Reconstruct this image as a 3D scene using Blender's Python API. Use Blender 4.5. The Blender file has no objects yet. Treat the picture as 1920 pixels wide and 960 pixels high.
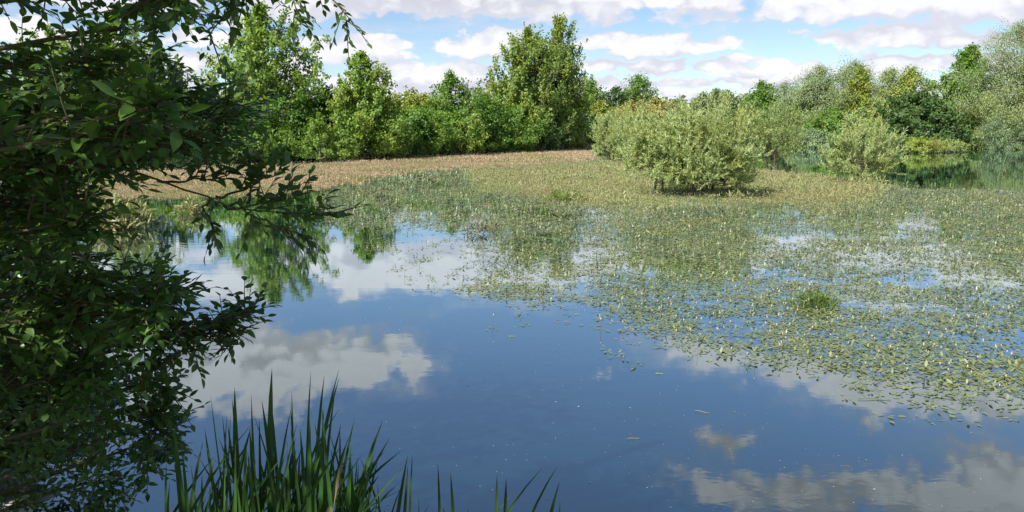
import bpy, math, random
import numpy as np
from mathutils import Vector, Euler
R = math.radians
rng = np.random.default_rng(7)
random.seed(7)
scene = bpy.context.scene
C = scene.collection

# ------------------------------------------------------------------ camera
F, CX, CY = 1440.0, 960.0, 480.0          # focal length and centre, in photo pixels
EYE = 2.5
PITCH = 9.27
cam_d = bpy.data.cameras.new('camera'); cam_d.sensor_width = 36; cam_d.lens = 36*F/1920
cam_d.clip_start = 0.05; cam_d.clip_end = 6000
cam = bpy.data.objects.new('camera', cam_d); C.objects.link(cam)
cam.location = (0, 0, EYE); cam.rotation_euler = (R(90-PITCH), 0, 0)
scene.camera = cam
_sp, _cp = math.sin(R(PITCH)), math.cos(R(PITCH))

def ray(px, py):
    """direction seen at a photo pixel"""
    u = (px-CX)/F; v = (CY-py)/F
    return np.array([u, _cp+v*_sp, -_sp+v*_cp])
def G(px, py, z=0.0):
    d = ray(px, py); t = (z-EYE)/d[2]
    return np.array([d[0]*t, d[1]*t, z])
def Wd(px, py, D):
    d = ray(px, py); t = D/d[1]
    return np.array([d[0]*t, D, EYE+d[2]*t])
def topix(P):
    P = np.asarray(P, float); x = P[..., 0]; y = P[..., 1]; z = P[..., 2]-EYE
    f = y*_cp - z*_sp; v = y*_sp + z*_cp
    return CX+F*x/f, CY-F*v/f

# ------------------------------------------------------------------ light
SUN_EL, SUN_AZ = 46.0, 222.0              # azimuth clockwise from +Y (the view direction)
scene.view_settings.view_transform = 'Standard'; scene.view_settings.look = 'None'
scene.view_settings.exposure = 0.95; scene.view_settings.gamma = 1.0
sdir = Vector((math.sin(R(SUN_AZ))*math.cos(R(SUN_EL)), math.cos(R(SUN_AZ))*math.cos(R(SUN_EL)), math.sin(R(SUN_EL))))
sl = bpy.data.lights.new('sun', 'SUN'); sl.energy = 5.0; sl.angle = R(0.5); sl.color = (1.0, 0.95, 0.86)
so = bpy.data.objects.new('sun', sl); C.objects.link(so)
so.rotation_euler = sdir.to_track_quat('Z', 'Y').to_euler(); so.location = (0, 0, 60)

def N(nt, t, **kw):
    n = nt.nodes.new(t)
    for k, v in kw.items():
        if k == 'ins':
            for kk, vv in v.items():
                if isinstance(vv, bpy.types.NodeSocket): nt.links.new(vv, n.inputs[kk])
                else: n.inputs[kk].default_value = vv
        else: setattr(n, k, v)
    return n
def M_(nt, op, a, b=None, c=None, clamp=False):
    n = nt.nodes.new('ShaderNodeMath'); n.operation = op; n.use_clamp = clamp
    for i, v in enumerate((a, b, c)):
        if v is None: continue
        if isinstance(v, bpy.types.NodeSocket): nt.links.new(v, n.inputs[i])
        else: n.inputs[i].default_value = v
    return n.outputs[0]
def VM(nt, op, a, b=None, c=None):
    n = nt.nodes.new('ShaderNodeVectorMath'); n.operation = op
    for i, v in enumerate((a, b, c)):
        if v is None: continue
        if isinstance(v, bpy.types.NodeSocket): nt.links.new(v, n.inputs[i])
        else: n.inputs[i].default_value = v
    return n
def MR(nt, v, a, b, c=0.0, d=1.0, smooth=False):
    n = N(nt, 'ShaderNodeMapRange', ins={'Value': v, 'From Min': a, 'From Max': b, 'To Min': c, 'To Max': d})
    if smooth: n.interpolation_type = 'SMOOTHSTEP'
    return n.outputs[0]
def MIX(nt, f, a, b):
    n = nt.nodes.new('ShaderNodeMix'); n.data_type = 'RGBA'
    for k, v in ((0, f), (6, a), (7, b)):
        if isinstance(v, bpy.types.NodeSocket): nt.links.new(v, n.inputs[k])
        else: n.inputs[k].default_value = v if k == 0 else (tuple(v)+(1,))[:4]
    return n.outputs[2]

# clouds: (photo x, y, half width, half height in px, weight); y > 400 is where the water mirrors them
CLOUDS = [
 # big grey deck crossing the top of the sky and its continuation overhead
 (850,-20,300,62,1.1),(620,0,130,50,1.0),(1130,-5,170,38,1.0),(1330,-12,170,36,.95),(1000,20,130,34,.9),(460,40,70,30,.8),
 (1700,0,270,42,1.05),(1860,10,160,50,1),(2050,20,160,70,1),
 # separate cumulus
 (645,92,75,28,1.0),(715,84,66,26,1.0),(680,102,110,16,1.0),
 (880,84,70,22,1.0),(940,75,60,24,1.0),(900,100,105,17,1.0),(1010,95,60,25,.9),
 (1150,78,80,22,1.0),(1240,82,110,26,1.0),(1340,82,66,17,1.0),(1210,100,130,14,.9),
 (1590,72,80,22,.95),(1700,64,120,30,1.0),(1810,76,90,24,.95),(1500,62,36,10,.7),
 (1400,112,60,13,.9),(1450,128,120,22,1.0),(1330,128,70,18,.85),(1230,125,110,16,.9),(1130,122,70,20,.9),
 (1700,118,110,24,.9),(1620,135,80,20,.8),(1850,120,90,22,.9),
 (870,132,70,18,1.0),(760,140,110,26,1.0),(820,160,150,26,1.0),(700,165,120,26,1.0),(900,165,90,22,.9),
 (370,112,62,26,1.0),(380,70,90,20,.9),(340,150,80,22,.9),(150,80,80,34,.95),(60,60,70,40,.9),(240,120,90,30,.9),(540,130,70,30,.9),
 (1120,160,120,20,.9),(1270,155,100,12,.85),(1430,150,130,16,.85),(1240,176,130,12,.9),(1640,170,200,20,.8),
 (600,190,300,20,.9),(1000,195,400,18,.9),(300,190,300,22,.9),(1850,180,150,22,.8),
 # seen in the water
 (700,505,100,50,1.05),(662,532,52,40,1.0),(800,510,110,46,1.05),(900,520,80,42,1.0),(1000,500,80,60,.9),(560,470,90,44,.9),(1120,480,90,60,.85),(1300,470,140,50,.8),
 (440,530,110,48,1.0),(500,560,50,22,.7),(330,470,100,40,.8),(200,500,120,60,.8),
 (430,680,150,86,1.1),(560,690,150,80,1.1),(690,680,90,56,1.0),(770,690,42,38,.95),(330,730,120,80,1.0),(500,750,140,50,.9),(200,650,140,80,.9),(40,720,160,120,.9),(730,650,60,30,.8),
 (1340,665,120,44,.85),(1480,690,120,46,.9),(1600,730,110,50,.95),(1740,740,120,50,.9),(1860,760,100,40,.85),(1640,790,50,26,.6),
 (1135,693,22,14,.7),
 (1365,825,66,34,.9),(1340,920,120,50,.85),(1480,930,130,60,.95),(1640,920,150,60,1.0),(1800,930,150,66,1.0),(1900,890,120,60,.9),(1600,1060,330,110,1),
 (1650,560,200,50,.6),(1850,500,150,70,.7),
]
world = bpy.data.worlds.new('World'); scene.world = world; world.use_nodes = True
nt = world.node_tree; nt.nodes.clear()

def cloud_group():
    g = bpy.data.node_groups.new('cloud_field', 'ShaderNodeTree')
    g.interface.new_socket('P', in_out='INPUT', socket_type='NodeSocketVector')
    g.interface.new_socket('D', in_out='OUTPUT', socket_type='NodeSocketFloat')
    gi = g.nodes.new('NodeGroupInput'); go = g.nodes.new('NodeGroupOutput')
    acc = None
    for (px, py, rx, ry, w) in CLOUDS:
        d = ray(px, py); d = d/np.linalg.norm(d)
        d1 = ray(px, py-ry); d1 = d1/np.linalg.norm(d1)
        if d[2] < 0: d[2] *= -1
        az, el = math.atan2(d[0], d[1]), math.asin(d[2])
        ra = rx/F; re = max(abs(math.asin(abs(d1[2])) - el), .004)
        v = VM(g, 'MULTIPLY_ADD', gi.outputs[0], (1/ra, 1/re, 0), (-az/ra, -el/re, 0))
        l = VM(g, 'LENGTH', v.outputs[0]).outputs['Value']
        s = M_(g, 'SUBTRACT', w, l)
        if acc is None: acc = s
        else:
            n = g.nodes.new('ShaderNodeMath'); n.operation = 'SMOOTH_MAX'
            g.links.new(acc, n.inputs[0]); g.links.new(s, n.inputs[1]); n.inputs[2].default_value = 0.25
            acc = n.outputs[0]
    g.links.new(acc, go.inputs[0])
    return g

def build_world():
    tc = N(nt, 'ShaderNodeTexCoord')
    sx = N(nt, 'ShaderNodeSeparateXYZ', ins={0: tc.outputs['Generated']})
    x, y, z = sx.outputs
    az = M_(nt, 'ARCTAN2', x, y); el = M_(nt, 'ARCSINE', z)
    P = N(nt, 'ShaderNodeCombineXYZ', ins={0: az, 1: el, 2: 0.0}).outputs[0]
    # cloud plane coordinates: flattened towards the horizon
    zz = M_(nt, 'ADD', M_(nt, 'MAXIMUM', z, 0.0), 0.10)
    Q = N(nt, 'ShaderNodeCombineXYZ', ins={0: M_(nt, 'DIVIDE', x, zz), 1: M_(nt, 'DIVIDE', y, zz), 2: 0.0}).outputs[0]
    n1 = N(nt, 'ShaderNodeTexNoise', noise_dimensions='2D', ins={'Vector': Q, 'Scale': 2.1, 'Detail': 7.0, 'Roughness': 0.62})
    # puffy billows, same size in all directions
    Pb = VM(nt, 'MULTIPLY', P, (1, 1.5, 1)).outputs[0]
    n2 = N(nt, 'ShaderNodeTexNoise', noise_dimensions='2D', ins={'Vector': Pb, 'Scale': 26.0, 'Detail': 6.0, 'Roughness': 0.55})
    n3 = N(nt, 'ShaderNodeTexVoronoi', voronoi_dimensions='2D', feature='SMOOTH_F1', ins={'Vector': VM(nt, 'MULTIPLY_ADD', n2.outputs['Color'], (.05, .05, 0), Pb).outputs[0], 'Scale': 38.0, 'Smoothness': 0.35})
    wv = VM(nt, 'SUBTRACT', n2.outputs['Color'], (.5, .5, .5)).outputs[0]
    # warp strength grows with elevation, as near clouds span more degrees
    wa = MR(nt, el, 0.0, 0.35, 0.022, 0.075)
    wsc = N(nt, 'ShaderNodeCombineXYZ', ins={0: wa, 1: M_(nt, 'MULTIPLY', wa, 0.7), 2: 0.0}).outputs[0]
    PW = VM(nt, 'MULTIPLY_ADD', wv, wsc, P).outputs[0]
    grp = cloud_group()
    def field(p):
        g = nt.nodes.new('ShaderNodeGroup'); g.node_tree = grp; nt.links.new(p, g.inputs[0]); return g.outputs[0]
    f0 = field(PW)
    off = N(nt, 'ShaderNodeCombineXYZ', ins={0: -0.006, 1: MR(nt, el, 0.0, 0.3, 0.012, 0.05), 2: 0.0}).outputs[0]
    f1 = field(VM(nt, 'ADD', PW, off).outputs[0])
    nn = M_(nt, 'SUBTRACT', n1.outputs['Fac'], 0.5)
    bil = M_(nt, 'SUBTRACT', 0.35, n3.outputs['Distance'])
    dn = M_(nt, 'ADD', M_(nt, 'MULTIPLY', nn, 1.0), M_(nt, 'MULTIPLY', bil, 0.5))
    D = M_(nt, 'ADD', M_(nt, 'SUBTRACT', f0, 0.07), dn)
    # scattered cloud field elsewhere overhead and behind
    gen = M_(nt, 'MULTIPLY', M_(nt, 'SUBTRACT', N(nt, 'ShaderNodeTexNoise', noise_dimensions='2D', ins={'Vector': Q, 'Scale': .9, 'Detail': 8.0, 'Roughness': .55}).outputs['Fac'], .54), 6.0)
    away = MR(nt, M_(nt, 'ABSOLUTE', az), 0.72, 0.95)
    D = M_(nt, 'MAXIMUM', D, M_(nt, 'MULTIPLY_ADD', M_(nt, 'SUBTRACT', away, 1.0), 9.0, gen))
    dens = MR(nt, D, MR(nt, el, .12, .3, -0.07, -.16), MR(nt, el, .12, .3, 0.22, .42), smooth=True)
    # thin wisps between
    wisp = M_(nt, 'MULTIPLY', MR(nt, D, -0.75, 0.0), MR(nt, n1.outputs['Fac'], .40, .70, 0, .45))
    dens = M_(nt, 'MAXIMUM', dens, wisp)
    # light: tops bright, bases and thick parts lavender grey
    lit = MR(nt, M_(nt, 'ADD', M_(nt, 'SUBTRACT', f0, f1), M_(nt, 'MULTIPLY', M_(nt, 'ADD', nn, bil), 1.3)), -0.50, 0.62, smooth=True)
    edge = MR(nt, D, 0.75, 0.05)
    lit = M_(nt, 'MULTIPLY_ADD', edge, 0.22, M_(nt, 'MULTIPLY', lit, 0.85), clamp=True)
    ccol = MIX(nt, lit, MIX(nt, MR(nt, el, .13, .26), (0.64, 0.66, 0.77), (0.50, 0.52, 0.55)), (0.96, 0.96, 0.99))
    # clouds low over the horizon are paler
    ccol = MIX(nt, MR(nt, el, 0.0, 0.07, 0.35, 0.0), ccol, (0.70, 0.74, 0.88))
    ccol = VM(nt, 'SCALE', ccol); ccol.inputs['Scale'].default_value = 1.0; nt.links.new(MR(nt, el, .14, .40, 1.0, .50), ccol.inputs['Scale']); ccol = ccol.outputs[0]
    sky = N(nt, 'ShaderNodeTexSky', sky_type='NISHITA', sun_disc=False, sun_elevation=R(SUN_EL), sun_rotation=R(SUN_AZ), altitude=1200, air_density=1.0, dust_density=0.0, ozone_density=2.2)
    b1 = N(nt, 'ShaderNodeBackground', ins={'Color': sky.outputs[0], 'Strength': 0.072})
    b2 = N(nt, 'ShaderNodeBackground', ins={'Color': ccol, 'Strength': 0.56})
    ms = N(nt, 'ShaderNodeMixShader', ins={0: dens, 1: b1.outputs[0], 2: b2.outputs[0]})
    out = N(nt, 'ShaderNodeOutputWorld', ins={0: ms.outputs[0]})
build_world()

# ------------------------------------------------------------------ helpers
def tag(o, label=None, cat=None, group=None, kind=None):
    if label: o['label'] = label
    if cat: o['category'] = cat
    if group: o['group'] = group
    if kind: o['kind'] = kind
    return o
def empty(name, loc, label=None, cat=None, group=None):
    o = bpy.data.objects.new(name, None); C.objects.link(o); o.location = loc; o.empty_display_size = .2
    return tag(o, label, cat, group)
def mesh_np(name, V, Fc, smooth=False):
    """V (n,3), Fc (m,k) all faces with the same number of corners"""
    V = np.ascontiguousarray(V, dtype=np.float32); Fc = np.ascontiguousarray(Fc, dtype=np.int32)
    me = bpy.data.meshes.new(name); m, k = Fc.shape
    me.vertices.add(len(V)); me.vertices.foreach_set('co', V.ravel())
    me.loops.add(m*k); me.loops.foreach_set('vertex_index', Fc.ravel())
    me.polygons.add(m); me.polygons.foreach_set('loop_start', np.arange(0, m*k, k, dtype=np.int32))
    if smooth: me.polygons.foreach_set('use_smooth', np.ones(m, dtype=bool))
    me.update(calc_edges=True)
    return me
def link(name, me, mat, parent=None, loc=None):
    o = bpy.data.objects.new(name, me); C.objects.link(o)
    if mat and not me.materials: me.materials.append(mat)
    if parent: o.parent = parent
    if loc is not None: o.location = loc
    return o
def norm(v): return v/np.maximum(np.linalg.norm(v, axis=-1, keepdims=True), 1e-9)
def frame_from(n, a):
    """orthonormal u (along a, made perpendicular to n), w"""
    u = norm(a - n*np.sum(a*n, -1, keepdims=True)); w = np.cross(n, u); return u, w
def leaf_quads(P, A, Nn, L, Wd_):
    """rhombus leaves: base P, axis A, normal N"""
    u, w = frame_from(Nn, A); L = L[:, None]; Wd_ = Wd_[:, None]
    V = np.stack([P, P+u*L*.45+w*Wd_*.5, P+u*L, P+u*L*.45-w*Wd_*.5], 1)
    return V.reshape(-1, 3), np.arange(len(P)*4).reshape(-1, 4)
def tube(pts, rad, sides=6):
    pts = np.asarray(pts, float); n = len(pts)
    t = norm(np.gradient(pts, axis=0)); ref = np.array([0.13, 0.27, 0.95]); 
    if abs(t[0] @ ref) > .9: ref = np.array([1., 0, 0])
    u = norm(np.cross(t, ref)); w = np.cross(t, u)
    a = np.linspace(0, 2*np.pi, sides, endpoint=False)
    V = pts[:, None]+np.asarray(rad)[:, None, None]*(np.cos(a)[None, :, None]*u[:, None]+np.sin(a)[None, :, None]*w[:, None])
    V = V.reshape(-1, 3); i = np.arange(n-1)[:, None]*sides; j = np.arange(sides)[None]; j2 = (j+1) % sides
    Fc = np.stack([i+j, i+j2, i+sides+j2, i+sides+j], -1).reshape(-1, 4)
    return V, Fc
def joinq(parts):
    Vs, Fs, o = [], [], 0
    for V, Fc in parts:
        Vs.append(V); Fs.append(Fc+o); o += len(V)
    return np.concatenate(Vs), np.concatenate(Fs)
def vnoise(x, y, seed=0):
    xi = np.floor(x).astype(np.int64); yi = np.floor(y).astype(np.int64); fx = x-xi; fy = y-yi
    def h(a, b):
        n = (a*374761393 + b*668265263 + seed*974711) & 0xffffffff
        n = ((n ^ (n >> 13))*1274126177) & 0xffffffff
        return ((n ^ (n >> 16)) & 0xffff)/65535.0
    fx = fx*fx*(3-2*fx); fy = fy*fy*(3-2*fy)
    return (h(xi, yi)*(1-fx)+h(xi+1, yi)*fx)*(1-fy)+(h(xi, yi+1)*(1-fx)+h(xi+1, yi+1)*fx)*fy
def fbm(x, y, seed=0, o=4):
    s = 0; a = .5
    for k in range(o): s = s+a*vnoise(x*2**k+17*k, y*2**k-9*k, seed+k); a *= .5
    return s/(1-.5**o)
def in_poly(x, y, poly):
    poly = np.asarray(poly, float); r = np.zeros(x.shape, bool); n = len(poly)
    for i in range(n):
        x1, y1 = poly[i]; x2, y2 = poly[(i+1) % n]
        if y1 == y2: continue
        c = ((y1 > y) != (y2 > y)) & (x < (x2-x1)*(y-y1)/(y2-y1)+x1); r ^= c
    return r
def poly_dist(x, y, poly):
    poly = np.asarray(poly, float); d = np.full(x.shape, 1e9); n = len(poly)
    for i in range(n):
        a = poly[i]; b = poly[(i+1) % n]; e = b-a; L = e@e
        t = np.clip(((x-a[0])*e[0]+(y-a[1])*e[1])/L, 0, 1)
        d = np.minimum(d, np.hypot(x-a[0]-t*e[0], y-a[1]-t*e[1]))
    return d

# ------------------------------------------------------------------ materials
def mat_new(name):
    m = bpy.data.materials.new(name); m.use_nodes = True; m.node_tree.nodes.clear(); return m, m.node_tree
def leaf_mat(name, c1, c2, c3=None, rough=.5, trans=.3, patch=.35, spec=.35, bright=0.5):
    m, t = mat_new(name)
    geo = N(t, 'ShaderNodeNewGeometry'); rnd = geo.outputs['Random Per Island']
    tc = N(t, 'ShaderNodeTexCoord')
    ns = N(t, 'ShaderNodeTexNoise', ins={'Vector': tc.outputs['Object'], 'Scale': patch, 'Detail': 3.0})
    col = MIX(t, rnd, c1, c2)
    c3 = c3 or tuple(.5*(a+b)*1.15 for a, b in zip(c1, c2))
    col = MIX(t, MR(t, ns.outputs['Fac'], .42, .64), col, MIX(t, rnd, c3, tuple(.75*a for a in c3)))
    p = N(t, 'ShaderNodeBsdfPrincipled', ins={'Base Color': col, 'Roughness': rough, 'Specular IOR Level': spec})
    tr = N(t, 'ShaderNodeBsdfTranslucent', ins={'Color': VM(t, 'MULTIPLY', col, (1.25, 1.35, .55)).outputs[0]})
    ms = N(t, 'ShaderNodeMixShader', ins={0: trans, 1: p.outputs[0], 2: tr.outputs[0]})
    N(t, 'ShaderNodeOutputMaterial', ins={0: ms.outputs[0]})
    return m
def bark_mat(name, c1, c2, scale=12):
    m, t = mat_new(name)
    tc = N(t, 'ShaderNodeTexCoord')
    mp = N(t, 'ShaderNodeMapping', ins={'Vector': tc.outputs['Object'], 'Scale': (1, 1, .25)})
    ns = N(t, 'ShaderNodeTexNoise', ins={'Vector': mp.outputs[0], 'Scale': scale, 'Detail': 6.0, 'Roughness': .7})
    bp = N(t, 'ShaderNodeBump', ins={'Height': ns.outputs[0], 'Strength': .6, 'Distance': .02})
    p = N(t, 'ShaderNodeBsdfPrincipled', ins={'Base Color': MIX(t, MR(t, ns.outputs[0], .35, .65), c1, c2), 'Roughness': .85, 'Normal': bp.outputs[0]})
    N(t, 'ShaderNodeOutputMaterial', ins={0: p.outputs[0]}); return m
MT = {}
MT['poplar'] = leaf_mat('poplar_leaf', (.12, .22, .038), (.22, .33, .06), (.25, .33, .05), trans=.4)
MT['poplar_grey'] = leaf_mat('grey_poplar_leaf', (.13, .215, .045), (.22, .31, .07), (.25, .31, .05), trans=.38)
MT['green'] = leaf_mat('fresh_leaf', (.075, .18, .028), (.16, .29, .05), (.18, .28, .04), trans=.4)
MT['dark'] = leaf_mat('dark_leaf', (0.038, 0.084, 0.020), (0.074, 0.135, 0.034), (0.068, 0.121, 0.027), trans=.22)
MT['yellow'] = leaf_mat('yellowing_leaf', (.18, .26, .035), (.27, .34, .06), (.28, .29, .05), trans=.3)
MT['ochre'] = leaf_mat('ochre_leaf', (.27, .27, .06), (.36, .33, .10), (.34, .29, .08), trans=.3)
MT['willow'] = leaf_mat('willow_leaf', (.13, .19, .075), (.23, .30, .13), (.22, .28, .085), trans=.15)
MT['willow_green'] = leaf_mat('green_willow_leaf', (.16, .24, .07), (.27, .34, .12), (.26, .31, .08), trans=.25)
MT['osier'] = leaf_mat('silver_willow_leaf', (.27, .34, .14), (.43, .49, .25), (.38, .42, .15), trans=.35, patch=.8)
MT['blue_willow'] = leaf_mat('blue_willow_leaf', (.11, .17, .08), (.18, .25, .12), trans=.12)
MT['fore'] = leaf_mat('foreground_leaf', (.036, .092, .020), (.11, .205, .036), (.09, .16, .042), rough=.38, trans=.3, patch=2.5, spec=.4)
MT['reed'] = leaf_mat('reed_blade', (.026, .075, .018), (.05, .12, .026), (.045, .085, .022), rough=.4, trans=.2, patch=3)
MT['bark'] = bark_mat('grey_bark', (.10, .09, .075), (.22, .20, .17))
MT['bark_dark'] = bark_mat('dark_bark', (.035, .028, .02), (.09, .075, .055), 25)
MT['twig'] = bark_mat('young_twig', (.07, .06, .025), (.13, .12, .05), 40)

# ------------------------------------------------------------------ setting: ground and water
LAKE = [G(-300, 330)[:2], G(0, 317)[:2], G(150, 311)[:2], G(300, 306)[:2], G(440, 302.5)[:2], G(600, 299)[:2], G(760, 291)[:2], G(900, 286)[:2], G(1100, 279)[:2],
        G(1112, 273)[:2], G(1250, 268)[:2], G(1400, 266.5)[:2], G(1500, 265)[:2], G(1580, 268)[:2], G(1690, 274)[:2], G(1800, 277.5)[:2], G(1920, 281)[:2], G(2300, 300)[:2],
        (60, 20), (40, 3), (12, 1.0), (5, 1.5), (2, 2.0), (.3, 2.35), (-1.2, 2.6), (-2.1, 3.3), (-3.0, 4.6), (-4.6, 6.5), (-8, 9.5), (-15, 15), (-30, 26)]
LAKE = [np.array(p, float) for p in LAKE]
def ground_z(x, y):
    x = np.asarray(x, float); y = np.asarray(y, float)
    d = poly_dist(x, y, LAKE); ins = in_poly(x, y, LAKE)
    near = np.exp(-np.hypot(x, y)/9.0)
    rise = (.35+.55*near)*(1-np.exp(-d/(.5+1.2*(1-near))))+.25*fbm(x*.15, y*.15, 3)*np.clip(d/4, 0, 1)+.03*(fbm(x*2.5, y*2.5, 9)-.3)
    hill = 9*np.clip((np.hypot(x, y)-260)/500, 0, 1)**1.2*(.4+fbm(x/300, y/300, 5))
    return np.where(ins, -.9*(1-np.exp(-d/1.5))-.02, rise+hill)
def axis(a, b, near, n):
    t = np.linspace(-1, 1, n); s = np.sinh(t*5.2)/np.sinh(5.2)
    return np.where(s < 0, -s*a, s*b)
gx = axis(-2500, 2500, 0, 420); gy = axis(-400, 4200, 0, 420)+0.0
GX, GY = np.meshgrid(gx, gy); GZ = ground_z(GX, GY)
V = np.stack([GX, GY, GZ], -1).reshape(-1, 3); n = len(gx)
i = np.arange(len(gy)-1)[:, None]*n; j = np.arange(n-1)[None]
me = mesh_np('ground', V, np.stack([i+j, i+j+1, i+n+j+1, i+n+j], -1).reshape(-1, 4), True)
m, t = mat_new('bank_earth')
tc = N(t, 'ShaderNodeTexCoord'); ns = N(t, 'ShaderNodeTexNoise', ins={'Vector': tc.outputs['Object'], 'Scale': .5, 'Detail': 8.0, 'Roughness': .7})
ns2 = N(t, 'ShaderNodeTexNoise', ins={'Vector': tc.outputs['Object'], 'Scale': 9.0, 'Detail': 8.0, 'Roughness': .7})
col = MIX(t, MR(t, ns.outputs[0], .42, .6), (.09, .10, .035), (.17, .14, .08))
col = MIX(t, MR(t, ns2.outputs[0], .45, .62), col, (.075, .06, .04))
bp = N(t, 'ShaderNodeBump', ins={'Height': ns2.outputs[0], 'Strength': .8, 'Distance': .04})
p = N(t, 'ShaderNodeBsdfPrincipled', ins={'Base Color': col, 'Roughness': .95, 'Normal': bp.outputs[0]})
N(t, 'ShaderNodeOutputMaterial', ins={0: p.outputs[0]})
tag(link('ground', me, m), kind='structure')

# water: level sheet clipped by the banks that rise through it
xs = np.array([-400, 400.]); ys = np.array([-6, 320.])
V = np.array([(-300, .2, 0), (300, .2, 0), (300, 260, 0), (-300, 260, 0)], float)
m, t = mat_new('lake_water')
tc = N(t, 'ShaderNodeTexCoord')
mp = N(t, 'ShaderNodeMapping', ins={'Vector': tc.outputs['Object'], 'Scale': (1.0, 1.6, 1)})
n1 = N(t, 'ShaderNodeTexNoise', ins={'Vector': mp.outputs[0], 'Scale': 2.2, 'Detail': 3.0, 'Roughness': .5})
n2 = N(t, 'ShaderNodeTexNoise', ins={'Vector': mp.outputs[0], 'Scale': 14.0, 'Detail': 2.0})
n3 = N(t, 'ShaderNodeTexNoise', ins={'Vector': tc.outputs['Object'], 'Scale': .22, 'Detail': 2.0})
ruf = MR(t, n3.outputs[0], .45, .62, .25, 1.0)
h = M_(t, 'ADD', M_(t, 'MULTIPLY', n1.outputs[0], .0013), M_(t, 'MULTIPLY', n2.outputs[0], .00016))
bp = N(t, 'ShaderNodeBump', ins={'Height': M_(t, 'MULTIPLY', h, ruf), 'Strength': 1.0, 'Distance': 1.0})
mur = N(t, 'ShaderNodeTexNoise', ins={'Vector': tc.outputs['Object'], 'Scale': .35, 'Detail': 3.0})
col = MIX(t, mur.outputs[0], (.002, .011, .016), (.003, .014, .017))
dif = N(t, 'ShaderNodeBsdfDiffuse', ins={'Color': col})
gl = N(t, 'ShaderNodeBsdfGlossy', ins={'Color': (.88, .97, 1, 1), 'Roughness': .02, 'Normal': bp.outputs[0]})
fr = N(t, 'ShaderNodeFresnel', ins={'IOR': 1.45, 'Normal': bp.outputs[0]})
ms = N(t, 'ShaderNodeMixShader', ins={0: M_(t, 'POWER', fr.outputs[0], .35), 1: dif.outputs[0], 2: gl.outputs[0]})
N(t, 'ShaderNodeOutputMaterial', ins={0: ms.outputs[0]})
tag(link('water', mesh_np('water', V, np.array([[0, 1, 2, 3]])), m), kind='structure')

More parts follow.
